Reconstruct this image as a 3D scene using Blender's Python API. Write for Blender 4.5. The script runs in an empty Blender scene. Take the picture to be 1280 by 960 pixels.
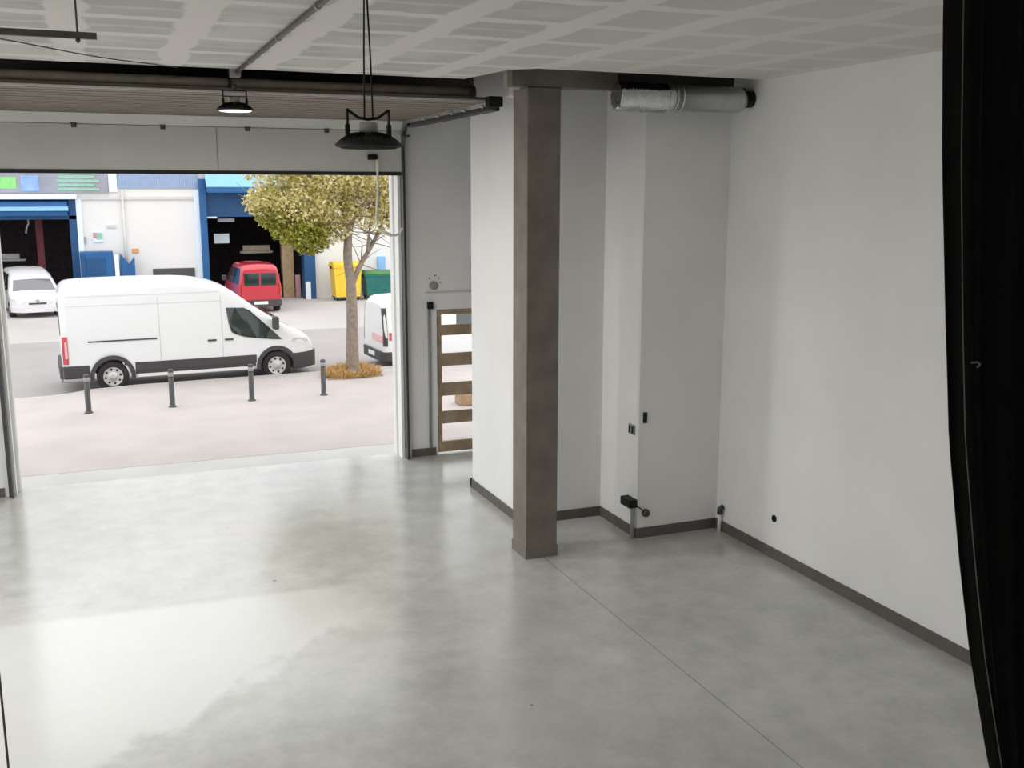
import bpy, bmesh, math, random
from mathutils import Vector, Matrix
random.seed(7)
PI = math.pi
sc = bpy.context.scene
COL = sc.collection

# ------------------------------------------------------------------ materials
def srgb(r, g, b):
    def f(c):
        c /= 255.0
        return c / 12.92 if c <= 0.04045 else ((c + 0.055) / 1.055) ** 2.4
    return (f(r), f(g), f(b), 1.0)

def mat(name, c, rough=0.6, metal=0.0, var=0.08, scale=6.0, bump=0.0, bscale=None, coat=0.0, emit=None, estr=1.0, spec=0.5, coords='Object'):
    """Plain painted / cast material with a little procedural unevenness in colour and relief."""
    m = bpy.data.materials.new(name); m.use_nodes = True
    nt = m.node_tree; N = nt.nodes; L = nt.links
    b = N['Principled BSDF']
    b.inputs['Roughness'].default_value = rough
    b.inputs['Metallic'].default_value = metal
    b.inputs['Specular IOR Level'].default_value = spec
    if coat:
        b.inputs['Coat Weight'].default_value = coat
        b.inputs['Coat Roughness'].default_value = 0.08
    tc = N.new('ShaderNodeTexCoord')
    nz = N.new('ShaderNodeTexNoise'); nz.inputs['Scale'].default_value = scale; nz.inputs['Detail'].default_value = 5
    L.new(tc.outputs[coords], nz.inputs['Vector'])
    ra = N.new('ShaderNodeValToRGB')
    ra.color_ramp.elements[0].position = 0.3; ra.color_ramp.elements[1].position = 0.7
    ra.color_ramp.elements[0].color = tuple(max(0, x * (1 - var)) for x in c[:3]) + (1,)
    ra.color_ramp.elements[1].color = tuple(min(1, x * (1 + var)) for x in c[:3]) + (1,)
    L.new(nz.outputs['Fac'], ra.inputs['Fac'])
    L.new(ra.outputs['Color'], b.inputs['Base Color'])
    if bump:
        n2 = N.new('ShaderNodeTexNoise'); n2.inputs['Scale'].default_value = bscale or scale * 6; n2.inputs['Detail'].default_value = 4
        L.new(tc.outputs[coords], n2.inputs['Vector'])
        bp = N.new('ShaderNodeBump'); bp.inputs['Strength'].default_value = bump; bp.inputs['Distance'].default_value = 0.02
        L.new(n2.outputs['Fac'], bp.inputs['Height']); L.new(bp.outputs['Normal'], b.inputs['Normal'])
    if emit:
        b.inputs['Emission Color'].default_value = emit; b.inputs['Emission Strength'].default_value = estr
    return m

def math_node(nt, op, a, b=None, c=None):
    n = nt.nodes.new('ShaderNodeMath'); n.operation = op
    for i, v in enumerate((a, b, c)):
        if v is None: continue
        if isinstance(v, (int, float)): n.inputs[i].default_value = v
        else: nt.links.new(v, n.inputs[i])
    return n.outputs[0]

def mix_col(nt, fac, a, b):
    n = nt.nodes.new('ShaderNodeMix'); n.data_type = 'RGBA'
    for sock, v in ((n.inputs['Factor'], fac), (n.inputs['A'], a), (n.inputs['B'], b)): pass
    fs = n.inputs[0]; As = n.inputs[6]; Bs = n.inputs[7]
    for s, v in ((fs, fac), (As, a), (Bs, b)):
        if isinstance(v, (int, float)): s.default_value = v
        elif isinstance(v, tuple): s.default_value = v
        else: nt.links.new(v, s)
    return n.outputs[2]

def smooth(nt, v, lo, hi):
    n = nt.nodes.new('ShaderNodeMapRange'); n.interpolation_type = 'SMOOTHSTEP'
    nt.links.new(v, n.inputs[0]); n.inputs[1].default_value = lo; n.inputs[2].default_value = hi
    return n.outputs[0]

def noise(nt, vec, scale, detail=4, rough=0.55, dist=0.0):
    n = nt.nodes.new('ShaderNodeTexNoise'); n.inputs['Scale'].default_value = scale; n.inputs['Detail'].default_value = detail
    n.inputs['Roughness'].default_value = rough; n.inputs['Distortion'].default_value = dist
    nt.links.new(vec, n.inputs['Vector']); return n.outputs['Fac']

def floor_mat():
    m = bpy.data.materials.new('polished_concrete'); m.use_nodes = True
    nt = m.node_tree; b = nt.nodes['Principled BSDF']
    geo = nt.nodes.new('ShaderNodeNewGeometry'); P = geo.outputs['Position']
    sep = nt.nodes.new('ShaderNodeSeparateXYZ'); nt.links.new(P, sep.inputs[0]); X, Y = sep.outputs[0], sep.outputs[1]
    n1 = noise(nt, P, 0.6, 6, 0.6, 0.15); n2 = noise(nt, P, 2.3, 6, 0.6, 0.1); n3 = noise(nt, P, 14, 4)
    t = math_node(nt, 'MULTIPLY_ADD', n1, 0.42, math_node(nt, 'MULTIPLY_ADD', n2, 0.44, math_node(nt, 'MULTIPLY', n3, 0.14)))
    base = mix_col(nt, smooth(nt, t, 0.32, 0.68), FLOOR_D, FLOOR_L)
    warm = smooth(nt, noise(nt, P, 0.42, 3, 0.5), 0.5, 0.7)
    base = mix_col(nt, math_node(nt, 'MULTIPLY', warm, 0.35), base, FLOOR_W)
    # dusty bay with the doorway's reflection painted in, left of the column line, bounded by a construction joint and a ragged edge
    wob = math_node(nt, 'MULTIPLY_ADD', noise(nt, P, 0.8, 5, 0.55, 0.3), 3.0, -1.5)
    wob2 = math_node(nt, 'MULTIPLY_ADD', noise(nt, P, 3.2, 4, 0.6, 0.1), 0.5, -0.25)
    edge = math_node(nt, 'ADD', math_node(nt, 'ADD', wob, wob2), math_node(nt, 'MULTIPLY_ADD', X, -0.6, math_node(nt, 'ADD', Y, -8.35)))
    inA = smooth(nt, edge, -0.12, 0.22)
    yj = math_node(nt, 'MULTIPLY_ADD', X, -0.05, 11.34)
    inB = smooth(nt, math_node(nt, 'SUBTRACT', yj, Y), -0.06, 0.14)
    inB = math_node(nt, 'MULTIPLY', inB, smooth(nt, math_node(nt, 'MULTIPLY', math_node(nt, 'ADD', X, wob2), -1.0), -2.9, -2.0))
    dust_glare = math_node(nt, 'MULTIPLY', inA, inB)
    base = mix_col(nt, math_node(nt, 'MULTIPLY', dust_glare, 0.75), base, FLOOR_DUST_GLARE)
    # saw-cut joints
    def line(v, at, w):
        d = math_node(nt, 'ABSOLUTE', math_node(nt, 'SUBTRACT', v, at)); return math_node(nt, 'LESS_THAN', d, w)
    j1 = math_node(nt, 'MULTIPLY', line(X, 4.92, 0.0055), math_node(nt, 'LESS_THAN', Y, 11.15))
    jj = j1
    base = mix_col(nt, math_node(nt, 'MULTIPLY', jj, 0.55), base, (0.035, 0.034, 0.032, 1))
    # small dark specks
    vo = nt.nodes.new('ShaderNodeTexVoronoi'); vo.inputs['Scale'].default_value = 0.8; nt.links.new(P, vo.inputs['Vector'])
    sp = math_node(nt, 'LESS_THAN', vo.outputs['Distance'], 0.022)
    base = mix_col(nt, math_node(nt, 'MULTIPLY', sp, 0.6), base, (0.05, 0.048, 0.045, 1))
    nt.links.new(base, b.inputs['Base Color'])
    r = math_node(nt, 'MULTIPLY_ADD', t, 0.2, FLOOR_ROUGH)
    nt.links.new(r, b.inputs['Roughness'])
    b.inputs['Specular IOR Level'].default_value = FLOOR_SPEC
    bp = nt.nodes.new('ShaderNodeBump'); bp.inputs['Strength'].default_value = 0.06; bp.inputs['Distance'].default_value = 0.01
    nt.links.new(n2, bp.inputs['Height']); nt.links.new(bp.outputs['Normal'], b.inputs['Normal'])
    return m

def ceiling_mat():
    m = bpy.data.materials.new('jointed_plasterboard'); m.use_nodes = True
    nt = m.node_tree; b = nt.nodes['Principled BSDF']; b.inputs['Roughness'].default_value = 0.9
    geo = nt.nodes.new('ShaderNodeNewGeometry'); P = geo.outputs['Position']
    sep = nt.nodes.new('ShaderNodeSeparateXYZ'); nt.links.new(P, sep.inputs[0]); X, Y = sep.outputs[0], sep.outputs[1]
    w1 = math_node(nt, 'MULTIPLY_ADD', noise(nt, P, 1.7, 5), 0.26, -0.13)
    w2 = math_node(nt, 'MULTIPLY_ADD', noise(nt, P, 2.3, 4), 0.20, -0.10)
    def bands(v, off, per, half, soft):
        u = math_node(nt, 'ADD', v, 100.0 * per - off)
        f = math_node(nt, 'MODULO', u, per)
        d = math_node(nt, 'MINIMUM', f, math_node(nt, 'SUBTRACT', per, f))
        n = nt.nodes.new('ShaderNodeMapRange'); n.interpolation_type = 'SMOOTHSTEP'
        nt.links.new(d, n.inputs[0]); n.inputs[1].default_value = half; n.inputs[2].default_value = half + soft
        n.inputs[3].default_value = 1; n.inputs[4].default_value = 0
        return n.outputs[0]
    bx = bands(math_node(nt, 'ADD', X, w1), 0.85, 0.95, 0.115, 0.05)
    by = bands(math_node(nt, 'ADD', Y, w2), 0.27, 0.95, 0.07, 0.05)
    by2 = bands(math_node(nt, 'ADD', Y, w1), 0.27 + 0.475, 0.95, 0.02, 0.05)
    by = math_node(nt, 'MAXIMUM', by, math_node(nt, 'MULTIPLY', by2, 0.45))
    k = math_node(nt, 'MAXIMUM', bx, by)
    smear = smooth(nt, noise(nt, P, 0.9, 5, 0.6), 0.42, 0.66)
    k = math_node(nt, 'MAXIMUM', k, math_node(nt, 'MULTIPLY', smear, 0.5))
    fade = smooth(nt, X, 2.5, 5.5)                      # the boards towards the side wall are skimmed more fully
    k = math_node(nt, 'MAXIMUM', k, math_node(nt, 'MULTIPLY', fade, 0.6))
    base = mix_col(nt, k, CEIL_BOARD, CEIL_FILL)
    nt.links.new(base, b.inputs['Base Color'])
    return m

def leaf_mat(name, c0, c1, c2, trans=0.35):
    m = bpy.data.materials.new(name); m.use_nodes = True
    nt = m.node_tree; b = nt.nodes['Principled BSDF']; b.inputs['Roughness'].default_value = 0.6
    g = nt.nodes.new('ShaderNodeNewGeometry')
    ra = nt.nodes.new('ShaderNodeValToRGB'); e = ra.color_ramp.elements
    e[0].color = c0; e[0].position = 0.1; e[1].color = c2; e[1].position = 0.95
    k = e.new(0.5); k.color = c1
    nt.links.new(g.outputs['Random Per Island'], ra.inputs['Fac']); nt.links.new(ra.outputs['Color'], b.inputs['Base Color'])
    tr = nt.nodes.new('ShaderNodeBsdfTranslucent'); nt.links.new(ra.outputs['Color'], tr.inputs['Color'])
    mx = nt.nodes.new('ShaderNodeMixShader'); mx.inputs[0].default_value = trans
    nt.links.new(b.outputs[0], mx.inputs[1]); nt.links.new(tr.outputs[0], mx.inputs[2])
    nt.links.new(mx.outputs[0], nt.nodes['Material Output'].inputs['Surface'])
    return m

def glass_mat(name, tint, rough=0.05, alpha=0.75):
    m = bpy.data.materials.new(name); m.use_nodes = True
    nt = m.node_tree; b = nt.nodes['Principled BSDF']
    b.inputs['Base Color'].default_value = tint; b.inputs['Roughness'].default_value = rough
    b.inputs['Specular IOR Level'].default_value = 0.8; b.inputs['Coat Weight'].default_value = 0.5
    return m

FLOOR_D = (0.40, 0.402, 0.385, 1); FLOOR_L = (0.57, 0.572, 0.555, 1); FLOOR_DUST_GLARE = (0.67, 0.678, 0.67, 1); FLOOR_W = (0.50, 0.455, 0.415, 1)
FLOOR_ROUGH = 0.10; FLOOR_SPEC = 0.8
CEIL_BOARD = (0.50, 0.51, 0.475, 1); CEIL_FILL = (0.74, 0.715, 0.685, 1)

M = {}
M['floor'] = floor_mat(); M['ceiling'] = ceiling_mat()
M['wall'] = mat('white_emulsion', (0.84, 0.84, 0.83, 1), 0.75, var=0.03, scale=1.2, bump=0.05, bscale=30)
M['void'] = mat('dark_roof_and_shade', (0.05, 0.045, 0.04, 1), 0.9)
M['plaster'] = mat('rough_plaster', (0.52, 0.51, 0.48, 1), 0.9, var=0.25, scale=9, bump=0.5)
M['concrete'] = mat('cast_concrete', (0.195, 0.17, 0.143, 1), 0.8, var=0.16, scale=3.5, bump=0.15, bscale=40)
M['skirting'] = mat('grey_skirting', (0.115, 0.105, 0.095, 1), 0.6, var=0.12, scale=8)
M['panel'] = mat('door_panel_enamel', (0.62, 0.62, 0.585, 1), 0.5, var=0.03, scale=2)
M['alu'] = mat('mill_aluminium', (0.62, 0.61, 0.58, 1), 0.4, metal=0.6, var=0.05)
M['galv'] = mat('galvanised_steel', (0.56, 0.57, 0.57, 1), 0.30, metal=0.9, var=0.07, scale=10, bump=0.02)
M['foil'] = mat('crinkled_foil', (0.62, 0.63, 0.64, 1), 0.14, metal=1.0, var=0.1, scale=12, bump=0.7, bscale=9)
M['track'] = mat('track_steel', (0.10, 0.10, 0.10, 1), 0.45, metal=0.5)
M['rubber'] = mat('black_rubber', (0.018, 0.018, 0.018, 1), 0.7)
M['black'] = mat('black_metal', (0.010, 0.010, 0.011, 1), 0.55, spec=0.25)
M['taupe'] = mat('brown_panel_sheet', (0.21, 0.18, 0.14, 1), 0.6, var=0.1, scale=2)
M['shaft'] = mat('brown_steel', (0.32, 0.27, 0.21, 1), 0.6, var=0.15, scale=5)
M['white'] = mat('white_plastic', (0.80, 0.80, 0.78, 1), 0.4, var=0.02)
M['greyp'] = mat('grey_plastic', (0.32, 0.32, 0.31, 1), 0.5)
M['strut'] = mat('dark_strut', (0.085, 0.08, 0.07, 1), 0.5, metal=0.3)
M['lens'] = mat('lit_lens', (0.9, 0.9, 0.88, 1), 0.4, emit=(1, 0.98, 0.93, 1), estr=1.2)
M['lensoff'] = mat('unlit_lens', (0.03, 0.03, 0.03, 1), 0.9, spec=0.1)
M['seam'] = mat('pale_seam', (0.52, 0.52, 0.52, 1), 0.5)
M['dull'] = mat('dull_render', (0.60, 0.585, 0.565, 1), 0.8)
M['rope'] = mat('white_rope', (0.85, 0.82, 0.72, 1), 0.8, var=0.1, scale=60)
M['wood'] = mat('brown_wood', (0.36, 0.27, 0.18, 1), 0.7, var=0.3, scale=4, bump=0.2)
M['curtain'] = mat('black_curtain', (0.0045, 0.004, 0.0038, 1), 0.85, var=0.3, scale=3, spec=0.15)
M['trim'] = mat('grey_hem', (0.10, 0.095, 0.09, 1), 0.7)
# outdoors
M['pave'] = mat('pink_paving', (0.46, 0.415, 0.40, 1), 0.85, var=0.07, scale=0.9, bump=0.2, bscale=20, coords='Object')
M['apron'] = mat('pale_concrete', (0.50, 0.495, 0.48, 1), 0.8, var=0.06, scale=1.0)
M['road'] = mat('worn_asphalt', (0.33, 0.305, 0.30, 1), 0.9, var=0.08, scale=0.35, bump=0.2, bscale=40)
M['yard'] = mat('yard_concrete', (0.43, 0.405, 0.39, 1), 0.9, var=0.06, scale=0.4)
M['kerb'] = mat('kerb_stone', (0.50, 0.48, 0.46, 1), 0.85, var=0.1)
M['fac'] = mat('facade_render', (0.72, 0.712, 0.695, 1), 0.85, var=0.03, scale=0.6)
M['blue'] = mat('blue_paint', (0.008, 0.095, 0.27, 1), 0.5, var=0.1, scale=2)
M['blue2'] = mat('deep_blue_sheet', (0.003, 0.062, 0.18, 1), 0.5, var=0.15, scale=2)
M['sky_blue'] = mat('pale_blue_sheet', (0.22, 0.46, 0.74, 1), 0.45, var=0.05)
M['band'] = mat('blue_grey_cladding', (0.33, 0.43, 0.60, 1), 0.55, var=0.06)
M['lite'] = mat('pale_blue_white', (0.72, 0.80, 0.88, 1), 0.5, var=0.03)
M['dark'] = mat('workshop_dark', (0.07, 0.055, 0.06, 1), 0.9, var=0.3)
M['signbg'] = mat('sign_mauve', (0.30, 0.31, 0.36, 1), 0.6, var=0.15, scale=1.2)
M['siggreen'] = mat('sign_green', (0.25, 0.62, 0.20, 1), 0.6)
M['sigteal'] = mat('sign_teal', (0.26, 0.50, 0.38, 1), 0.6, var=0.1)
M['sigblue'] = mat('sign_blue', (0.24, 0.38, 0.66, 1), 0.6, var=0.2, scale=3)
M['maroon'] = mat('maroon_post', (0.16, 0.03, 0.04, 1), 0.7)
M['tan'] = mat('tan_board', (0.36, 0.25, 0.14, 1), 0.8, var=0.15)
M['pink'] = mat('faded_pink', (0.48, 0.27, 0.27, 1), 0.7)
M['green'] = mat('green_bin', (0.01, 0.14, 0.12, 1), 0.5, var=0.15, scale=2)
M['green2'] = mat('leaf_green_bin', (0.06, 0.20, 0.06, 1), 0.5)
M['yellow'] = mat('yellow_bin', (0.86, 0.56, 0.035, 1), 0.45, var=0.05)
M['orange'] = mat('orange_plate', (0.6, 0.3, 0.12, 1), 0.6)
M['vanwhite'] = mat('white_car_paint', (0.76, 0.77, 0.77, 1), 0.3, var=0.01, coat=0.5)
M['carwhite'] = mat('silver_white_paint', (0.68, 0.67, 0.68, 1), 0.3, var=0.01, coat=0.5)
M['red'] = mat('red_car_paint', (0.50, 0.02, 0.035, 1), 0.3, var=0.04, coat=0.9)
M['clad'] = mat('dark_grey_bumper', (0.055, 0.05, 0.052, 1), 0.6)
M['tyre'] = mat('tyre', (0.022, 0.02, 0.02, 1), 0.85)
M['rim'] = mat('silver_rim', (0.60, 0.58, 0.57, 1), 0.35, metal=0.4)
M['glass'] = glass_mat('tinted_glass', (0.02, 0.035, 0.032, 1))
M['glass2'] = glass_mat('windscreen', (0.10, 0.10, 0.11, 1))
M['tail'] = mat('red_lens', (0.55, 0.05, 0.07, 1), 0.2, coat=0.6)
M['tailp'] = mat('pale_pink_lens', (0.80, 0.42, 0.44, 1), 0.2, coat=0.6)
M['headl'] = mat('clear_lens', (0.62, 0.62, 0.62, 1), 0.15, coat=0.8)
M['bark'] = mat('grey_brown_bark', (0.25, 0.20, 0.16, 1), 0.9, var=0.25, scale=9, bump=0.5)
M['boll'] = mat('bollard_grey', (0.075, 0.075, 0.075, 1), 0.5, metal=0.2)
M['leaf'] = leaf_mat('olive_leaf', (0.42, 0.40, 0.10, 1), (0.72, 0.63, 0.27, 1), (0.86, 0.77, 0.50, 1))
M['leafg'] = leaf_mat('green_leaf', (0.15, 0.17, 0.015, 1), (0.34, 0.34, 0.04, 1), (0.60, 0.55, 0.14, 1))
M['dry'] = leaf_mat('dry_grass', (0.48, 0.27, 0.09, 1), (0.68, 0.42, 0.17, 1), (0.66, 0.54, 0.27, 1), 0.25)
M['soil'] = mat('dry_soil', (0.32, 0.23, 0.15, 1), 0.95, var=0.2, scale=8, bump=0.5)

# ------------------------------------------------------------------ mesh builder
class MB:
    def __init__(s): s.v = []; s.f = []; s.sm = []
    def add(s, vs, fs, smooth=False):
        k = len(s.v); s.v += [tuple(v) for v in vs]; s.f += [tuple(i + k for i in f) for f in fs]; s.sm += [smooth] * len(fs); return s
    def box(s, x0, x1, y0, y1, z0, z1, bev=0.0):
        if bev <= 0:
            return s.add([(x0,y0,z0),(x1,y0,z0),(x1,y1,z0),(x0,y1,z0),(x0,y0,z1),(x1,y0,z1),(x1,y1,z1),(x0,y1,z1)],
                         [(0,3,2,1),(4,5,6,7),(0,1,5,4),(1,2,6,5),(2,3,7,6),(3,0,4,7)])
        bm = bmesh.new(); bmesh.ops.create_cube(bm, size=1)
        for v in bm.verts: v.co = Vector(((x0+x1)/2 + v.co.x*(x1-x0), (y0+y1)/2 + v.co.y*(y1-y0), (z0+z1)/2 + v.co.z*(z1-z0)))
        bmesh.ops.bevel(bm, geom=bm.edges[:], offset=bev, segments=2, profile=0.5, affect='EDGES')
        bm.verts.index_update(); vs = [v.co.copy() for v in bm.verts]; fs = [[v.index for v in f.verts] for f in bm.faces]; bm.free()
        return s.add(vs, fs)
    def prism(s, pts, axis, a0, a1, smooth=False):
        """polygon extruded along an axis: axis 'x' pts (y,z), 'y' pts (x,z), 'z' pts (x,y)"""
        def P(p, a):
            return {'x': (a, p[0], p[1]), 'y': (p[0], a, p[1]), 'z': (p[0], p[1], a)}[axis]
        n = len(pts); vs = [P(p, a0) for p in pts] + [P(p, a1) for p in pts]
        fs = [tuple(range(n))[::-1], tuple(range(n, 2*n))]
        k = len(s.v); s.v += vs; s.f += [tuple(i + k for i in f) for f in fs]; s.sm += [False, False]
        q = [(i, (i+1) % n, n + (i+1) % n, n + i) for i in range(n)]
        s.f += [tuple(i + k for i in f) for f in q]; s.sm += [smooth]*n
        return s
    def tube(s, pts, r, n=10, caps=True, smooth=True):
        pts = [Vector(p) for p in pts]; R = r if isinstance(r, (list, tuple)) else [r]*len(pts)
        vs = []; prev = None
        for i, p in enumerate(pts):
            d = (pts[min(i+1, len(pts)-1)] - pts[max(i-1, 0)]).normalized()
            if prev is None:
                u = d.orthogonal().normalized()
            else:
                u = (prev - d * prev.dot(d)); u = u.normalized() if u.length > 1e-6 else d.orthogonal().normalized()
            prev = u; w = d.cross(u)
            for k in range(n):
                a = 2*PI*k/n; vs.append(p + (u*math.cos(a) + w*math.sin(a))*R[i])
        fs = [(i*n + k, i*n + (k+1) % n, (i+1)*n + (k+1) % n, (i+1)*n + k) for i in range(len(pts)-1) for k in range(n)]
        s.add(vs, fs, smooth)
        if caps:
            m = len(pts)-1; base = len(s.v) - len(vs)
            s.f += [tuple(base + k for k in range(n))[::-1], tuple(base + m*n + k for k in range(n))]; s.sm += [False]*2
        return s
    def lathe(s, prof, c, axis='z', n=24, smooth=True, caps=True):
        vs = []
        for (r, h) in prof:
            for k in range(n):
                a = 2*PI*k/n; x, y = r*math.cos(a), r*math.sin(a)
                vs.append({'z': (c[0]+x, c[1]+y, c[2]+h), 'y': (c[0]+x, c[1]+h, c[2]+y), 'x': (c[0]+h, c[1]+x, c[2]+y)}[axis])
        m = len(prof); fs = [(i*n + k, i*n + (k+1) % n, (i+1)*n + (k+1) % n, (i+1)*n + k) for i in range(m-1) for k in range(n)]
        s.add(vs, fs, smooth); base = len(s.v) - len(vs)
        if not caps: return s
        if prof[0][0] > 1e-6: s.f.append(tuple(base + k for k in range(n))[::-1]); s.sm.append(False)
        if prof[-1][0] > 1e-6: s.f.append(tuple(base + (m-1)*n + k for k in range(n))); s.sm.append(False)
        return s
    def build(s, name, m, parent=None, off=(0, 0, 0), fix=True):
        me = bpy.data.meshes.new(name)
        me.from_pydata([(v[0]-off[0], v[1]-off[1], v[2]-off[2]) for v in s.v], [], s.f)
        me.polygons.foreach_set('use_smooth', s.sm); me.update()
        if fix:
            bm = bmesh.new(); bm.from_mesh(me); bmesh.ops.recalc_face_normals(bm, faces=bm.faces); bm.to_mesh(me); bm.free()
        me.materials.append(m)
        o = bpy.data.objects.new(name, me); COL.objects.link(o)
        if parent is not None: o.parent = parent
        return o

def struct(name, mb, m):
    o = mb.build(name, m); o['kind'] = 'structure'; return o
def thing(name, label, cat, loc, rotz=0.0, group=None):
    o = bpy.data.objects.new(name, None); COL.objects.link(o); o.location = loc; o.rotation_euler = (0, 0, rotz)
    o.empty_display_size = 0.2; o['label'] = label; o['category'] = cat
    if group: o['group'] = group
    return o
def part(mb, name, m, t, up=None, label=None):
    """world-coordinate mesh as part of thing t (or sub-part of up)"""
    o = mb.build(name, m, up or t, tuple(t.location))
    if label: o['label'] = label
    return o
def single(mb, name, m, label, cat, group=None):
    xs = [v[0] for v in mb.v]; ys = [v[1] for v in mb.v]; zs = [v[2] for v in mb.v]
    b = ((min(xs)+max(xs))/2, (min(ys)+max(ys))/2, min(zs))
    o = mb.build(name, m, None, b); o.location = b; o['label'] = label; o['category'] = cat
    if group: o['group'] = group
    return o
def smooth_path(pts, n=8):
    P = [Vector(p) for p in pts]; out = []
    for i in range(len(P)-1):
        p0, p1, p2, p3 = P[max(i-1, 0)], P[i], P[i+1], P[min(i+2, len(P)-1)]
        for k in range(n):
            t = k/n
            out.append(0.5*((2*p1) + (p2-p0)*t + (2*p0-5*p1+4*p2-p3)*t*t + (3*p1-p0-3*p2+p3)*t**3))
    out.append(P[-1]); return out

# ------------------------------------------------------------------ the room
XL, XR, YB, YF, ZC, ZR = -4.6, 7.57, -6.0, 16.5, 5.81, 7.0
DL, DR, DT = -1.35, 4.62, 4.95      # door opening
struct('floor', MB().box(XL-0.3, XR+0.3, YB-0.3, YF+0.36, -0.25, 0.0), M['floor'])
ce = [(XL, YB), (XR, YB), (XR, 10.72), (4.62, 10.72), (4.36, 10.95), (4.22, 12.02), (XL, 12.02)]
struct('ceiling', MB().prism(ce, 'z', ZC, ZC+0.05), M['ceiling'])
struct('roof_slab', MB().box(XL-0.3, XR+0.3, YB-0.3, YF+0.36, ZR, ZR+0.25), M['void'])
struct('wall_right', MB().box(XR, XR+0.3, YB-0.3, YF+0.36, 0, ZR), M['wall'])
wl = MB()                                   # tall openings added in the unseen left wall to let in fill daylight
added_bays = [(4.5, 7.6), (8.2, 11.6), (12.2, 15.8)]
wl.box(XL-0.3, XL, YB-0.3, YF+0.36, 0, 0.9).box(XL-0.3, XL, YB-0.3, YF+0.36, 4.9, ZR)
ys = [YB-0.3] + [v for q in added_bays for v in q] + [YF+0.36]
for i in range(0, len(ys), 2): wl.box(XL-0.3, XL, ys[i], ys[i+1], 0.9, 4.9)
struct('wall_left', wl, M['wall'])
for i, (a, b) in enumerate(added_bays):
    wf = MB()
    for y in (a, (2*a+b)/3, (a+2*b)/3, b): wf.box(XL-0.2, XL-0.14, y-0.03, y+0.03, 0.9, 4.9)
    for z in (0.93, 2.9, 4.87): wf.box(XL-0.2, XL-0.14, a, b, z-0.03, z+0.03)
    struct('added_window_%d' % (i+1), wf, M['alu'])
struct('wall_back', MB().box(XL, XR, YB-0.3, YB, 0, ZR), M['wall'])
GX0, GX1, GZ = 5.26, 6.75, 2.52     # opening behind the slatted gate
fw = MB()
fw.box(XL, DL, YF, YF+0.35, 0, ZR).box(DL, DR, YF, YF+0.35, DT, ZR).box(DR, GX0, YF, YF+0.35, 0, ZR)
fw.box(GX0, GX1, YF, YF+0.35, GZ, ZR).box(GX1, XR, YF, YF+0.35, 0, ZR)
struct('wall_front', fw, M['wall'])
struct('void_shade', MB().box(XL, 4.76, YF-0.03, YF, 5.64, ZR).box(4.76, XR, YF-0.03, YF, 5.92, ZR).box(5.86, XR, 11.36, 11.379, 5.68, ZR), M['void'])  # dark sheets that paint in the shade of the void above the ceiling
struct('wall_partition', MB().box(5.14, 5.28, 12.44, 14.40, 0, ZR), M['wall'])
struct('wall_alcove', MB().box(5.26, XR, 12.44, 12.58, 0, ZR), M['wall'])
struct('wall_chase', MB().box(6.345, XR, 11.38, 12.44, 0, ZR), M['wall'])
struct('pillar', MB().box(4.685, 5.105, 11.18, 11.62, 0, 5.66, 0.008), M['concrete'])
struct('pillar_beam', MB().box(4.50, 5.85, 11.2, 11.36, 5.665, 6.0, 0.01), M['concrete'])
struct('wall_bulkhead', MB().box(4.78, 5.10, 11.64, 12.2, 5.62, 6.2, 0.02), M['plaster'])
# skirtings
H = 0.135
struct('baseboard_right', MB().box(XR-0.016, XR, YB, 11.38, 0, H), M['skirting'])
struct('baseboard_chase', MB().box(6.345, XR-0.016, 11.362, 11.38, 0, H).box(6.327, 6.345, 11.362, 12.44, 0, H), M['skirting'])
struct('baseboard_alcove', MB().box(5.14, 6.327, 12.422, 12.44, 0, H), M['skirting'])
struct('baseboard_partition', MB().box(5.122, 5.14, 12.422, 14.46, 0, H).box(5.122, 5.28, 14.40, 14.46, 0, H), M['skirting'])
struct('baseboard_pillar', MB().box(4.677, 5.113, 11.172, 11.628, 0, H), M['concrete'])
struct('baseboard_front', MB().box(4.79, 5.22, YF-0.018, YF, 0, H).box(XL, DL-0.16, YF-0.018, YF, 0, H), M['skirting'])
# outer door trim and threshold
struct('trim_door', MB().box(DR-0.03, DR, YF+0.24, YF+0.42, 0, DT).box(DL, DL+0.05, YF+0.20, YF+0.42, 0, DT).box(DL, DR, YF+0.2, YF+0.36, 4.86, DT), M['white'])

# ------------------------------------------------------------------ sectional door
d = thing('sectional_door', 'wide grey sectional door raised over the open loading entrance', 'door', (1.64, 16.4, 4.74))
X0, X1 = -1.42, 4.66
part(MB().box(X0, X1, 16.37, 16.415, 4.79, 5.43, 0.004), 'bottom_panel', M['panel'], d)
part(MB().box(X0, X1, 16.36, 16.42, 4.735, 4.79), 'rubber_seal', M['rubber'], d, label='black rubber seal along the bottom edge')
part(MB().prism([(16.37, 5.438), (16.415, 5.438), (16.30, 5.60), (16.255, 5.58)], 'x', X0, X1), 'bent_panel', M['panel'], d)
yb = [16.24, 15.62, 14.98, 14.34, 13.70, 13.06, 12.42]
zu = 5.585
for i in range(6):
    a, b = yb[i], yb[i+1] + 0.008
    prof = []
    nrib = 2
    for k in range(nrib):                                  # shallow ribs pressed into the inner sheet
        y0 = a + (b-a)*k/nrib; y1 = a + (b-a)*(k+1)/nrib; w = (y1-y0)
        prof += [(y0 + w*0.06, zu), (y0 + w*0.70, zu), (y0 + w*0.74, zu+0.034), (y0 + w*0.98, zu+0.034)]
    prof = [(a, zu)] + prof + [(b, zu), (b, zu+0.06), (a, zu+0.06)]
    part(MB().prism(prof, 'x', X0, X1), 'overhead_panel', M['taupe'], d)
part(MB().box(X0, X1-0.02, 12.385, 12.42, 5.583, 5.612, 0.004), 'edge_profile', M['alu'], d, label='bright aluminium profile closing the rear edge of the raised door')
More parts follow.
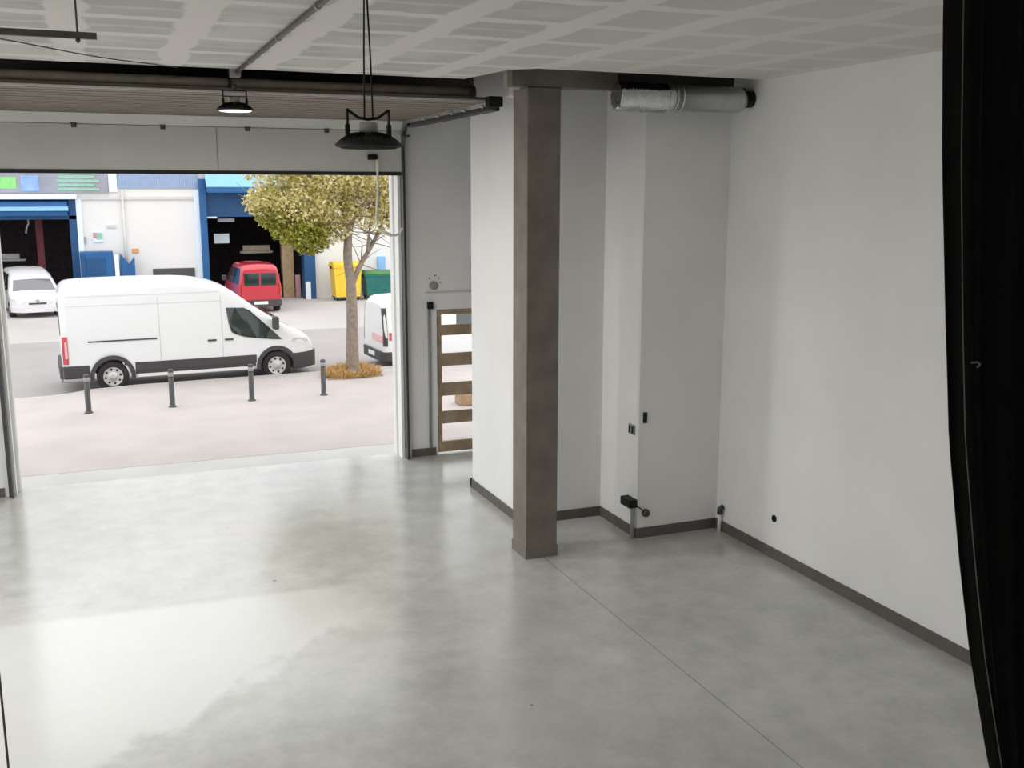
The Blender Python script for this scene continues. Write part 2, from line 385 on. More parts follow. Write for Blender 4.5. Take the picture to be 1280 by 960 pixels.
for x in (-0.18, 1.03, 2.25, 3.46):
    part(MB().box(x-0.035, x+0.035, 16.352, 16.37, 5.38, 5.43, 0.004).tube([(x-0.04, 16.352, 5.432), (x+0.04, 16.352, 5.432)], 0.011, 8), 'hinge', M['strut'], d)
hd = part(MB().box(4.10, 4.25, 16.30, 16.37, 4.975, 5.06, 0.008), 'handle_box', M['black'], d)
part(MB().box(1.785, 1.797, 16.362, 16.37, 4.80, 5.43), 'seam', M['greyp'], d, label='thin upright seam in the bottom panel')
for y in (15.27, 14.6, 13.99, 13.45, 12.74):
    part(MB().lathe([(0.008, -0.06), (0.008, -0.01), (0.026, -0.01), (0.026, 0.014), (0.0, 0.014)], (4.715, y, 5.555), 'x', 12), 'roller', M['alu'], d)

def track(label, xs, sgn):
    t = thing('door_track', label, 'door track', (xs, 16.4, 0), group=None)
    part(MB().box(xs-0.03, xs+0.03, 16.42, 16.5, 0.0, 5.2).box(xs-0.035 if sgn > 0 else xs+0.02, xs-0.02 if sgn > 0 else xs+0.035, 16.33, 16.5, 0.0, 5.2), 'upright_rail', M['track'], t)
    c = []
    for k in range(9):
        a = PI/2*k/8; c.append((xs, 16.39 - 0.34*(1-math.cos(a)), 5.18 + 0.34*math.sin(a)))
    part(MB().tube(c, 0.026, 6), 'curve_rail', M['track'], t)
    ix = xs + 0.045*sgn
    part(MB().box(min(xs, ix)-0.02, max(xs, ix)+0.02, 12.3, 16.06, 5.475, 5.50).box(min(xs+0.03*sgn, ix+0.03*sgn), max(xs+0.03*sgn, ix+0.03*sgn), 12.3, 16.06, 5.475, 5.55), 'ceiling_rail', M['track'], t)
    part(MB().box(xs-0.08, xs+0.10, 12.24, 12.40, 5.52, 5.645, 0.006), 'end_bracket', M['black'], t)
    part(MB().box(xs-0.04, xs+0.06, 16.2, 16.48, 5.34, 5.37), 'flag_bracket', M['strut'], t)
    return t
track('dark steel door track climbing the right jamb beside the grey wall', 4.70, 1)
track('dark steel door track on the jamb at the far left edge', -1.42, -1)

t = thing('torsion_shaft', 'brown steel spring shaft above the rear edge of the raised door', 'spring shaft', (1.64, 12.5, 5.7))
part(MB().tube([(-1.5, 12.55, 5.705), (4.52, 12.55, 5.705)], 0.062, 14), 'tube', M['shaft'], t)
for x in (-1.45, 1.55, 4.5):
    part(MB().lathe([(0.02, -0.03), (0.085, -0.03), (0.085, -0.02), (0.066, -0.01), (0.066, 0.01), (0.085, 0.02), (0.085, 0.03), (0.02, 0.03)], (x, 12.55, 5.705), 'x', 16), 'cable_drum', M['strut'], t)
    part(MB().box(x-0.015, x+0.015, 12.53, 12.57, 5.76, ZR), 'hanger', M['strut'], t)

rp = smooth_path([(4.235, 16.28, 4.98), (4.235, 16.28, 4.5), (4.20, 16.27, 4.02), (4.27, 16.26, 3.86), (4.42, 16.27, 3.79), (4.56, 16.3, 3.80), (4.645, 16.315, 3.90)])
t = thing('pull_rope', 'white rope hanging in a loop from the raised door to the right jamb', 'rope', (4.235, 16.28, 3.79))
part(MB().tube(rp, 0.019, 8), 'cord', M['rope'], t)
part(MB().lathe([(0.0, -0.03), (0.022, -0.02), (0.024, 0.01), (0.012, 0.03), (0, 0.03)], (4.42, 16.27, 3.79), 'z', 10), 'knot', M['rope'], t)

# ------------------------------------------------------------------ lamps
def highbay(label, c, lit):
    """c = centre of the rim's lower edge"""
    x, y, z = c
    t = thing('high_bay_lamp', label, 'lamp', (x, y, z), group='black high bay lamps on the ceiling conduit')
    hs = part(MB().lathe([(0.19, 0.0), (0.203, 0.008), (0.203, 0.02), (0.165, 0.046), (0.12, 0.066), (0.085, 0.076), (0.0, 0.08)], c, 'z', 40), 'housing', M['black'], t)
    fins = MB()
    for k in range(36):
        a = 2*PI*k/36; u = Vector((math.cos(a), math.sin(a), 0)); w = Vector((-math.sin(a), math.cos(a), 0))*0.002
        q = [u*0.07 + Vector((0, 0, 0.076)), u*0.19 + Vector((0, 0, 0.02)), u*0.185 + Vector((0, 0, 0.036)), u*0.12 + Vector((0, 0, 0.082)), u*0.07 + Vector((0, 0, 0.09))]
        o = Vector(c)
        fins.add([o + p + w for p in q] + [o + p - w for p in q], [(0, 1, 2, 3, 4), (9, 8, 7, 6, 5)] + [(i, (i+1) % 5, 5 + (i+1) % 5, 5 + i) for i in range(5)])
    part(fins, 'cooling_fins', M['black'], t, hs)
    part(MB().lathe([(0.0, -0.012), (0.10, -0.012), (0.165, -0.008), (0.188, 0.004), (0.0, 0.004)], c, 'z', 40), 'lens', M['lens'] if lit else M['lensoff'], t, label='lit white lens underneath' if lit else 'unlit grey lens underneath')
    part(MB().lathe([(0.055, 0.08), (0.055, 0.14), (0.045, 0.15), (0.0, 0.15)], c, 'z', 20), 'driver', M['greyp'], t, label='grey driver can on top')
    br = MB()
    for s in (-1, 1):
        br.box(x + s*0.128 - 0.006, x + s*0.128 + 0.006, y-0.014, y+0.014, z+0.07, z+0.225)
        br.box(x + s*0.128 - 0.012, x + s*0.128 + 0.012, y-0.017, y+0.017, z+0.07, z+0.135)
    if not lit:
        br.tube([(x-0.13, y, z+0.222), (x-0.06, y, z+0.175), (x+0.0, y, z+0.165), (x+0.06, y, z+0.175), (x+0.13, y, z+0.222)], 0.009, 8)
    else:
        br.box(x-0.134, x+0.134, y-0.014, y+0.014, z+0.213, z+0.225)
        br.box(x-0.134, x+0.134, y-0.012, y+0.012, z+0.15, z+0.158)
    part(br, 'bracket', M['black'], t)
    return t
LX = 1.575
lampA = highbay('black round high bay lamp hanging low on two long wires', (1.583, 6.28, 4.757), False)
for dx in (-0.022, 0.03):
    part(MB().tube([(1.583 + dx, 6.28, 4.757 + 0.166), (1.583 + dx*0.75, 6.28, 5.3), (1.583 + dx*0.1, 6.28, ZC)], 0.0055, 6), 'suspension_wire', M['black'], lampA)
lampB = highbay('lit high bay lamp close under the ceiling edge, before the raised door', (1.555, 12.2, 5.375), True)
part(MB().tube([(1.555, 12.2, 5.60), (1.545, 12.2, 5.68), (1.56, 12.2, 5.75)], 0.012, 8).lathe([(0, -0.03), (0.03, -0.02), (0.03, 0.02), (0, 0.03)], (1.555, 12.2, 5.64), 'z', 10), 'suspension_hook', M['strut'], lampB)

t = thing('ceiling_conduit', 'straight grey conduit running along the ceiling above the lamps', 'conduit', (LX, 3.0, 5.78))
part(MB().tube([(LX, -5.0, 5.785), (LX, 12.16, 5.785)], 0.022, 10), 'pipe', M['strut'], t)
part(MB().box(LX-0.065, LX+0.045, 12.08, 12.24, 5.735, 5.83, 0.01), 'junction_box', M['greyp'], t)
for y in (7.6, 9.3, 11.0):
    part(MB().lathe([(0.03, -0.012), (0.03, 0.012)], (LX, y, 5.785), 'y', 12), 'clip', M['galv'], t)
cb = smooth_path([(-1.9, 9.0, 5.80), (-0.65, 10.31, 5.79), (0.1, 11.1, 5.77), (0.71, 11.8, 5.795), (0.95, 12.05, 5.80)])
single(MB().tube(cb, 0.006, 6), 'ceiling_cable', M['strut'], 'thin dark cable crossing the ceiling at the upper left', 'cable')
t = thing('strut_channel', 'short dark steel channel hung under the ceiling at upper left', 'steel channel', (-0.5, 8.15, 5.55))
part(MB().box(-1.8, 0.105, 8.12, 8.165, 5.545, 5.55).box(-1.8, 0.105, 8.12, 8.125, 5.55, 5.59).box(-1.8, 0.105, 8.16, 8.165, 5.55, 5.59), 'channel', M['strut'], t)
for x in (-0.02, -1.3):
    part(MB().tube([(x, 8.143, 5.515), (x, 8.143, ZC)], 0.007, 8).lathe([(0.016, 5.525-8), (0.016, 5.543-8)], (x, 8.143, 8), 'z', 6), 'threaded_rod', M['strut'], t)

# ------------------------------------------------------------------ ventilation duct
t = thing('ventilation_duct', 'silver ventilation duct under the ceiling, from alcove to side wall', 'duct', (6.55, 10.95, 5.4))
fx = []
for k in range(33):
    x = 5.72 + (6.35-5.72)*k/32
    fx.append((0.160 + (0.010 if k % 2 else -0.006) + random.uniform(-.004, .004), x - 6.0))
part(MB().lathe([(0.13, 5.71-6.0), (0.155, 5.715-6.0)] + fx, (6.0, 10.97, 5.575), 'x', 36), 'flexible_hose', M['foil'], t, label='crinkled shiny foil hose end')
part(MB().lathe([(0.158, 0), (0.158, 0.04), (0.166, 0.045), (0.166, 0.075), (0.156, 0.08), (0.152, 1.02), (0.13, 1.08)], (6.35, 10.97, 5.585), 'x', 36), 'rigid_pipe', M['galv'], t)
for xx in (6.44, 6.52): part(MB().lathe([(0.165, 0), (0.172, 0.004), (0.172, 0.02), (0.165, 0.024)], (xx, 10.97, 5.585), 'x', 36), 'clamp_band', M['galv'], t)
part(MB().lathe([(0.13, 0), (0.10, 0.02), (0.10, 0.135)], (7.43, 10.97, 5.60), 'x', 24), 'wall_collar', M['black'], t, label='black collar where the duct meets the side wall')

# ------------------------------------------------------------------ wall fittings
t = thing('socket_box', 'small twin socket at waist height on the side of the white chase', 'socket', (6.34, 11.55, 1.37))
part(MB().box(6.325, 6.345, 11.47, 11.63, 1.37, 1.50, 0.004), 'plate', M['greyp'], t)
for y in (11.51, 11.59):
    part(MB().box(6.318, 6.326, y-0.022, y+0.022, 1.39, 1.48), 'socket', M['black'], t)
single(MB().box(6.40, 6.455, 11.362, 11.38, 1.55, 1.69, 0.004).box(6.418, 6.437, 11.355, 11.363, 1.59, 1.65), 'wall_switch', M['black'], 'slim black switch on the front of the white chase, above the twin socket', 'switch')
t = thing('water_stub', 'black tap box on a grey pipe at the corner of the white chase', 'pipe stub', (6.30, 11.45, 0))
part(MB().tube([(6.295, 11.40, 0), (6.295, 11.40, 0.42)], 0.030, 12), 'pipe', M['greyp'], t)
part(MB().box(6.22, 6.345, 11.36, 11.62, 0.42, 0.53, 0.012), 'valve_box', M['black'], t)
part(MB().tube([(6.33, 11.39, 0.45), (6.38, 11.355, 0.41), (6.44, 11.35, 0.36)], 0.009, 8), 'hose', M['strut'], t)
single(MB().lathe([(0.0, -0.05), (0.045, -0.05), (0.055, -0.03), (0.055, 0.0)], (6.47, 11.38, 0.335), 'y', 16).lathe([(0.02, -0.09), (0.02, -0.05)], (6.47, 11.38, 0.335), 'y', 10), 'drain_spout', M['strut'], 'small dark pipe outlet low on the front of the white chase', 'pipe fitting')
t = thing('pipe_stub', 'short pale pipe with dark elbow at the foot of the side wall corner', 'pipe stub', (7.53, 11.22, 0))
part(MB().tube([(7.52, 11.22, 0.0), (7.52, 11.22, 0.25)], 0.026, 12), 'pipe', M['white'], t)
part(MB().tube([(7.52, 11.22, 0.24), (7.52, 11.22, 0.31), (7.57, 11.22, 0.33)], 0.04, 12), 'elbow', M['strut'], t)
single(MB().lathe([(0.03, -0.012), (0.045, -0.012), (0.045, 0.0), (0.0, 0.0)], (7.57, 10.1, 0.51), 'x', 14).lathe([(0.028, -0.01), (0.0, -0.01)], (7.57, 10.1, 0.51), 'x', 14), 'drain_outlet', M['black'], 'small black round outlet alone low on the white side wall', 'pipe outlet')
t = thing('wall_bracket', 'small round bracket with screws high on the grey front wall', 'bracket', (5.2, 16.5, 2.88))
part(MB().lathe([(0.03, -0.03), (0.055, -0.03), (0.075, -0.02), (0.075, 0.0)], (5.21, 16.5, 2.93), 'y', 18), 'ring', M['greyp'], t)
for (x, z) in ((5.14, 3.05), (5.30, 3.05), (5.33, 2.98), (5.24, 3.10)):
    part(MB().lathe([(0.0, -0.014), (0.012, -0.012), (0.012, 0.0)], (x, 16.5, z), 'y', 8), 'screw', M['strut'], t)
t = thing('control_box', 'little black door control box with conduit beside the slatted gate', 'control box', (5.13, 16.5, 0.14))
part(MB().box(5.09, 5.19, 16.43, 16.5, 2.54, 2.66, 0.01), 'case', M['black'], t)
part(MB().tube([(5.115, 16.47, 0.14), (5.115, 16.47, 2.55)], 0.022, 10), 'conduit', M['greyp'], t)
struct('trim_1', MB().box(5.08, 6.9, 16.485, 16.5, 2.80, 2.835), M['panel'])

# ------------------------------------------------------------------ slatted gate in the front wall
g = thing('slatted_gate', 'brown wooden slatted gate in the front wall, daylight between its boards', 'gate', (5.98, 16.55, 0.0))
for x in (5.27, 6.66):
    part(MB().box(x, x+0.085, 16.53, 16.60, 0.03, 2.5, 0.006), 'post', M['wood'], g)
part(MB().box(5.27, 6.745, 16.525, 16.60, 2.43, 2.51, 0.006), 'top_rail', M['wood'], g)
part(MB().box(5.27, 6.745, 16.525, 16.60, 0.03, 0.22, 0.006), 'bottom_rail', M['wood'], g)
for z0, z1 in ((2.07, 2.25), (1.54, 1.76), (1.02, 1.25), (0.53, 0.75)):
    part(MB().box(5.34, 6.68, 16.54, 16.575, z0, z1, 0.004), 'slat', M['wood'], g)

# ------------------------------------------------------------------ curtain
edge = [(5.78, 2.86), (5.17, 2.895), (4.61, 2.945), (4.02, 3.015), (3.54, 3.08), (3.03, 3.185), (2.59, 3.29), (2.08, 3.44), (1.7, 3.58), (1.45, 3.66), (1.3, 3.68), (1.1, 3.66), (0.6, 3.60), (0.03, 3.56)]
redge = [(5.78, 5.3), (3.5, 4.95), (2.0, 4.3), (1.45, 3.95), (1.3, 3.93), (1.1, 3.96), (0.6, 4.15), (0.03, 4.3)]
def interp(tab, z):
    for (a, xa), (b, xb) in zip(tab, tab[1:]):
        if b <= z <= a: return xa + (xb-xa)*(a-z)/(a-b)
    return tab[0][1] if z > tab[0][0] else tab[-1][1]
cv = MB(); NU, NZ = 130, 60; vs = []
for j in range(NZ+1):
    z = 5.78 - (5.78-0.03)*j/NZ
    xl, xr = interp(edge, z), interp(redge, z); wid = (xr-xl)/2.4
    for i in range(NU+1):
        u = i/NU
        ph = 2*PI*(u*11 + 0.25*math.sin(u*9.0) + 0.05*math.sin(z*1.3))
        y = 3.0 + (0.030*math.cos(ph) + 0.02*math.sin(ph*2.3+1))*min(1, 0.25+wid) - 0.0
        vs.append((xl + 0.012 + (xr-xl)*u + 0.012*math.sin(ph)*wid, y, z))
fs = [(j*(NU+1)+i, j*(NU+1)+i+1, (j+1)*(NU+1)+i+1, (j+1)*(NU+1)+i) for j in range(NZ) for i in range(NU)]
cv.add(vs, fs, True)
t = thing('drape', 'tall black gathered curtain framing the right edge of the view', 'curtain', (3.7, 3.0, 0.0))
o = part(cv, 'fabric', M['curtain'], t)
sm = o.modifiers.new('thick', 'SOLIDIFY'); sm.thickness = 0.006
hem = [(interp(edge, z) + 0.016, 2.955 , z) for z in [5.78 - 0.1*k for k in range(43)]]
part(MB().tube(hem, 0.0025, 6), 'seam', M['trim'], t, label='thin pale seam near the curtain edge')
part(MB().tube(smooth_path([(3.085, 2.95, 3.852), (3.10, 2.935, 3.856), (3.11, 2.93, 3.848), (3.108, 2.94, 3.835)]), 0.004, 6), 'eyelet', M['trim'], t)
part(MB().tube([(2.75, 3.0, 5.79), (5.4, 3.0, 5.79)], 0.018, 10), 'rail', M['strut'], t)
part(MB().lathe([(0.16, -0.05), (0.175, -0.03), (0.175, 0.03), (0.16, 0.05)], (3.80, 3.0, 1.30), 'z', 20), 'tie_band', M['trim'], t)
single(MB().tube(smooth_path([(-0.33, 3.0, ZC), (-0.332, 3.0, 3.4), (-0.331, 3.0, 2.9), (-0.33, 3.0, 0.0)]), 0.0035, 6), 'hanging_cord', M['strut'], 'thin dark cord hanging straight down at the lower left edge', 'cord')

# ------------------------------------------------------------------ outdoors: ground
ZS = -0.14
kerb = [(-40, 22.6), (-2.2, 24.47), (-1.3, 24.45), (-0.8, 24.62), (-0.3, 24.98), (0.69, 25.19), (4.87, 25.42), (40, 27.2)]
struct('pavement', MB().prism([(-40, 18.0), (40, 17.2)] + kerb[::-1], 'z', -0.2, 0.0), M['pave'])
struct('threshold_apron', MB().prism([(-40, 16.86), (40, 16.86), (40, 17.2), (-40, 18.0)], 'z', -0.2, -0.004), M['apron'])
kb = MB()
for (a, b) in zip(kerb, kerb[1:]):
    A, B = Vector((a[0], a[1], 0)), Vector((b[0], b[1], 0)); n = Vector((0, 1, 0))*0.12
    kb.prism([tuple(A.xy), tuple(B.xy), tuple((B+n).xy), tuple((A+n).xy)], 'z', -0.2, 0.004)
struct('kerb', kb, M['kerb'])
struct('side_ground', MB().box(-60, XL-0.35, -30, 16.86, -0.2, -0.01), M['apron'])
struct('road', MB().box(-60, 60, 17, 34.6, -0.4, ZS), M['road'])
struct('yard_ground', MB().box(-60, 60, 34.6, 62, -0.4, ZS+0.004), M['yard'])

# tree pit with dry grass
TX, TY = 5.62, 24.45
struct('soil_ground', MB().prism([(5.0, 24.25), (6.35, 24.3), (6.35, 25.4), (5.0, 25.3)], 'z', -0.1, 0.03), M['soil'])
gr = MB()
for k in range(3000):
    a = random.random()**0.5; th = random.uniform(0, 2*PI)
    x = 5.62 + 0.72*a*math.cos(th); y = 24.62 + 0.42*a*math.sin(th)
    if (x-TX)**2 + (y-TY)**2 < 0.03: continue
    h = random.uniform(0.12, 0.44)*(1.1-0.55*a); dx, dy = random.uniform(-.16, .16), random.uniform(-.16, .16)
    w = random.uniform(0.007, 0.016); ang = random.uniform(0, PI); cx_, cy_ = w*math.cos(ang), w*math.sin(ang)
    gr.add([(x-cx_, y-cy_, 0.02), (x+cx_, y+cy_, 0.02), (x+cx_*0.8+dx*0.5, y+cy_*0.8+dy*0.5, h*0.65), (x-cx_*0.8+dx*0.5, y-cy_*0.8+dy*0.5, h*0.65), (x+dx, y+dy, h)], [(0, 1, 2, 3), (3, 2, 4)])
o = gr.build('dry_grass', M['dry'], fix=False); o['label'] = 'tuft of dry orange grass around the foot of the tree'; o['category'] = 'grass'; o['kind'] = 'stuff'

t = thing('street_tree', 'street tree with yellow olive leaves growing behind the bollards', 'tree', (TX, TY, 0.0))
tr = MB()
trunk = smooth_path([(TX+0.02, TY, 0.0), (TX+0.01, TY, 0.5), (TX+0.03, TY, 1.4), (TX+0.02, TY, 2.3), (TX-0.04, TY, 2.9), (TX-0.02, TY, 3.6), (TX-0.15, TY+0.05, 4.4), (TX-0.3, TY+0.1, 5.4), (TX-0.2, TY, 6.6)], 5)
tr.tube(trunk, [0.165 - 0.12*min(1, (p.z/6.0)) if p.z > 0.3 else 0.185-0.05*p.z/0.3 for p in trunk], 12)
limbs = [
    [(TX+0.02, TY, 2.2), (TX+0.28, TY, 2.75), (TX+0.62, TY+0.1, 3.25), (TX+0.95, TY+0.1, 3.9), (TX+1.5, TY+0.2, 5.0)],
    [(TX+0.45, TY+0.02, 3.0), (TX+0.48, TY-0.1, 3.5), (TX+0.6, TY-0.1, 4.2)],
    [(TX-0.02, TY, 3.4), (TX+0.15, TY-0.1, 3.9), (TX+0.25, TY-0.2, 4.7), (TX+0.5, TY-0.2, 5.6)],
    [(TX-0.05, TY, 3.3), (TX-0.5, TY-0.1, 3.65), (TX-1.1, TY-0.2, 3.75), (TX-1.8, TY-0.2, 4.0)],
    [(TX-0.1, TY, 4.2), (TX-0.6, TY+0.1, 4.7), (TX-1.3, TY+0.2, 5.0), (TX-2.0, TY+0.2, 5.4)],
    [(TX-0.1, TY, 3.9), (TX+0.3, TY+0.2, 4.3), (TX+0.9, TY+0.4, 4.5), (TX+1.4, TY+0.5, 4.6)],
    [(TX-0.5, TY-0.1, 3.65), (TX-0.8, TY-0.2, 3.4), (TX-1.0, TY-0.3, 3.2)],
]
for l in limbs:
    P = smooth_path(l, 4); n = len(P)
    tr.tube(P, [0.075*(1-0.75*i/(n-1)) if l is limbs[0] else 0.045*(1-0.7*i/(n-1)) for i in range(n)], 8)
part(tr, 'trunk', M['bark'], t)
twigs = MB()
for k in range(160):
    l = random.choice(limbs); i = random.randint(1, len(l)-1); p = Vector(l[i])
    q = p + Vector((random.uniform(-.8, .8), random.uniform(-.6, .6), random.uniform(-.35, .7)))
    m_ = (p+q)/2 + Vector((0, 0, random.uniform(-.1, .12)))
    twigs.tube([p, m_, q], [0.012, 0.009, 0.004], 5)
part(twigs, 'twigs', M['bark'], t)
def leaves(blobs, size, flat=0.5):
    m = MB()
    for (cx, cy, cz, rx, ry, rz, n) in blobs:
        for k in range(n):
            while True:
                u = Vector((random.uniform(-1, 1), random.uniform(-1, 1), random.uniform(-1, 1)))
                if u.length <= 1: break
            u *= (0.55 + 0.45*random.random())/max(u.length, 0.3) if random.random() < 0.5 else 1
            p = Vector((cx + u.x*rx, cy + u.y*ry, cz + u.z*rz))
            nrm = Vector((random.gauss(0, 1), random.gauss(0, 1), random.gauss(0, 1) + flat)).normalized()
            a = nrm.orthogonal().normalized(); a = (Matrix.Rotation(random.uniform(0, 2*PI), 3, nrm) @ a); b = nrm.cross(a)
            s = size*random.uniform(0.6, 1.4)
            m.add([p - a*s, p + b*s*0.5, p + a*s, p - b*s*0.5], [(0, 1, 2, 3)])
    return m
B1 = [(TX-1.25, TY-0.1, 4.15, 0.95, 0.9, 0.55, 1500), (TX-0.5, TY, 4.9, 1.2, 1.1, 0.6, 1800), (TX+0.6, TY, 5.0, 1.2, 1.1, 0.7, 1700), (TX-1.6, TY, 5.1, 0.9, 0.9, 0.6, 1000),
      (TX+1.35, TY+0.1, 4.3, 0.8, 0.8, 0.8, 900), (TX-0.35, TY, 4.05, 0.7, 0.6, 0.5, 550), (TX+0.45, TY+0.1, 4.2, 0.7, 0.6, 0.45, 480), (TX, TY, 6.0, 1.9, 1.6, 0.8, 2200),
      (TX+1.5, TY, 3.4, 0.45, 0.5, 0.5, 260), (TX-1.9, TY-0.1, 4.25, 0.55, 0.6, 0.42, 520), (TX-0.45, TY-0.1, 3.5, 0.5, 0.5, 0.3, 150), (TX+0.75, TY, 3.75, 0.6, 0.5, 0.3, 160), (TX-0.25, TY+0.1, 3.7, 0.5, 0.4, 0.3, 140)]
B1 = [(*q[:6], int(q[6]*2.3)) for q in B1]
part(leaves(B1, 0.05), 'foliage', M['leaf'], t)
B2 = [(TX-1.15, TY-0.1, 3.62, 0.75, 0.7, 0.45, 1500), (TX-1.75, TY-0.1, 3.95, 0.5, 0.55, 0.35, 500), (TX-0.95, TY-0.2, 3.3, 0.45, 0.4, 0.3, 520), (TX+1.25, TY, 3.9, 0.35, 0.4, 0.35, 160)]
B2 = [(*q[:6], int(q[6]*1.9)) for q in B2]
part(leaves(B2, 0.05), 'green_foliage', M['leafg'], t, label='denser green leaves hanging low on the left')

# bollards
for i, (x, y, lab) in enumerate(((-0.37, 22.36, 'dark grey street bollard in front of the white van rear wheel'), (1.27, 22.36, 'dark grey street bollard before the middle of the white van, nearer its rear'),
                             (2.92, 22.42, 'dark grey street bollard before the cab door of the white van'), (4.50, 22.46, 'dark grey street bollard ahead of the white van, nearest the tree'))):
    t = thing('bollard', lab, 'bollard', (x, y, 0), group='bollards along the pavement')
    part(MB().lathe([(0.085, 0.0), (0.085, 0.015), (0.062, 0.03), (0.056, 0.04), (0.056, 0.62), (0.05, 0.625), (0.05, 0.65), (0.056, 0.655), (0.058, 0.78), (0.05, 0.805), (0.0, 0.815)], (x, y, 0), 'z', 18), 'post', M['boll'], t)
    part(MB().lathe([(0.0575, 0.66), (0.0595, 0.665), (0.0595, 0.735), (0.0575, 0.74)], (x, y, 0), 'z', 18), 'band', M['greyp'], t, label='paler ring below the cap')
single(MB().box(6.95, 7.75, 20.15, 20.6, 0.0, 0.30, 0.03), 'cardboard_bundle', M['tan'], 'tan bundle lying on the pavement, seen through the slatted gate', 'bundle')

# ------------------------------------------------------------------ vehicles
def lin(tab, x):
    if x <= tab[0][0]: return tab[0][1]
    for (a, va), (b, vb) in zip(tab, tab[1:]):
        if a <= x <= b: return va + (vb-va)*(x-a)/(b-a)
    return tab[-1][1]

class Car:
    """lofted body: x forward from the rear axle, y to the left, z up"""
    def __init__(s, top, W, wheels, R, sill, tumble, beltz, nose=(0.35, 0.72), tail=(0.2, 0.9), corner=0.12, tumpow=1.0):
        s.top, s.W, s.wheels, s.R, s.sill, s.tum, s.belt, s.nose, s.tail, s.corner, s.tp = top, W, wheels, R, sill, tumble, beltz, nose, tail, corner, tumpow
        s.x0, s.x1 = top[0][0], top[-1][0]; s.H = max(z for _, z in top)
    def zt(s, x):
        return sum(lin(s.top, min(max(x+d, s.x0), s.x1)) for d in (-0.06, 0, 0.06))/3
    def zb(s, x):
        z = s.sill
        for wx in s.wheels:
            q = s.R*1.22
            if abs(x-wx) < q: z = max(z, s.R*0.98 + math.sqrt(q*q - (x-wx)**2)*0.98)
        return z
    def plan(s, x):
        k = 1.0
        if x > s.x1 - s.nose[0]:
            u = (x - (s.x1 - s.nose[0]))/s.nose[0]; k = 1 - (1-s.nose[1])*u**2.4
        if x < s.x0 + s.tail[0]:
            u = ((s.x0 + s.tail[0]) - x)/s.tail[0]; k = 1 - (1-s.tail[1])*u**2.4
        return k
    def hw(s, x, z):
        t = 1 - s.tum*max(0, (z - s.belt)/(s.H - s.belt))**s.tp
        t *= 1 - 0.05*max(0, (0.55 - z)/0.55)
        return s.W/2*s.plan(x)*t
    def sect(s, x, off=0.0, zlo=None, zhi=None):
        zb = s.zb(x) if zlo is None else zlo; zt = s.zt(x) if zhi is None else zhi
        r = min(s.corner, (zt-zb)*0.35) if zhi is None else 0.02
        pts = []
        for i in range(9):
            z = zb + (zt-r-zb)*i/8; pts.append((-(s.hw(x, z)+off), z))
        h = s.hw(x, zt-r) + off
        for a in (0.3, 0.6, 0.85, 1.0):
            q = a*PI/2; pts.append((-(h - r + r*math.cos(q)), zt - r + r*math.sin(q)))
        crown = 0.03 if zhi is None else 0.0
        for k in (-0.5,):
            pts.append((k*(h-r), zt + crown*0.75))
        pts.append((0, zt + crown))
        return [(y, z + off*0.0) for y, z in pts] + [(-y, z) for y, z in pts[:-1]][::-1]
    def loft(s, x0, x1, step=0.06, off=0.0, zlo=None, zhi=None):
        xs = [x0 + (x1-x0)*i/max(2, round((x1-x0)/step)) for i in range(max(2, round((x1-x0)/step))+1)]
        if zlo is None:
            for wx in s.wheels:
                for e in (-1, 1):
                    for k in (1.215, 1.16, 1.05):
                        q = wx + e*s.R*k
                        if x0 < q < x1: xs.append(q)
            xs.sort()
        mb = MB(); rings = [[(x, y, z) for y, z in s.sect(x, off, zlo, zhi)] for x in xs]
        n = len(rings[0]); vs = [p for r in rings for p in r]
        fs = [(i*n+k, i*n+(k+1) % n, (i+1)*n+(k+1) % n, (i+1)*n+k) for i in range(len(xs)-1) for k in range(n)]
        mb.add(vs, fs, True); b = 0; m = len(xs)-1
        mb.f += [tuple(range(n))[::-1], tuple(m*n+k for k in range(n))]; mb.sm += [False, False]
        return mb
    def patch(s, pts, side, off=0.008, th=0.02):
        """polygon in the side view (x, z) laid on the body side"""
        P = []
        n = len(pts)
        for i in range(n):
            a, b = pts[i], pts[(i+1) % n]; L = math.hypot(b[0]-a[0], b[1]-a[1]); k = max(1, round(L/0.12))
            for j in range(k): P.append((a[0]+(b[0]-a[0])*j/k, a[1]+(b[1]-a[1])*j/k))
        m = len(P); vs = [(x, side*(s.hw(x, z)+off), z) for x, z in P] + [(x, side*(s.hw(x, z)+off-th), z) for x, z in P]
        mb = MB(); mb.add(vs, [tuple(range(m)), tuple(range(m, 2*m))[::-1]] + [(i, (i+1) % m, m+(i+1) % m, m+i) for i in range(m)])
        return mb
    def band(s, x0, x1, zlo, zhi, side, off=0.012, th=0.03):
        xs = [x0 + (x1-x0)*i/max(2, round((x1-x0)/0.08)) for i in range(max(2, round((x1-x0)/0.08))+1)]
        mb = MB(); vs = []
        for x in xs:
            lo = max(zlo(x), 0) if callable(zlo) else zlo; hi = zhi(x) if callable(zhi) else zhi
            for z, o in ((lo, off), (hi, off), (hi, off-th), (lo, off-th)): vs.append((x, side*(s.hw(x, z)+o), z))
        fs = [(i*4+k, i*4+(k+1) % 4, (i+1)*4+(k+1) % 4, (i+1)*4+k) for i in range(len(xs)-1) for k in range(4)] + [(0, 1, 2, 3), tuple((len(xs)-1)*4+k for k in (3, 2, 1, 0))]
        return mb.add(vs, fs)
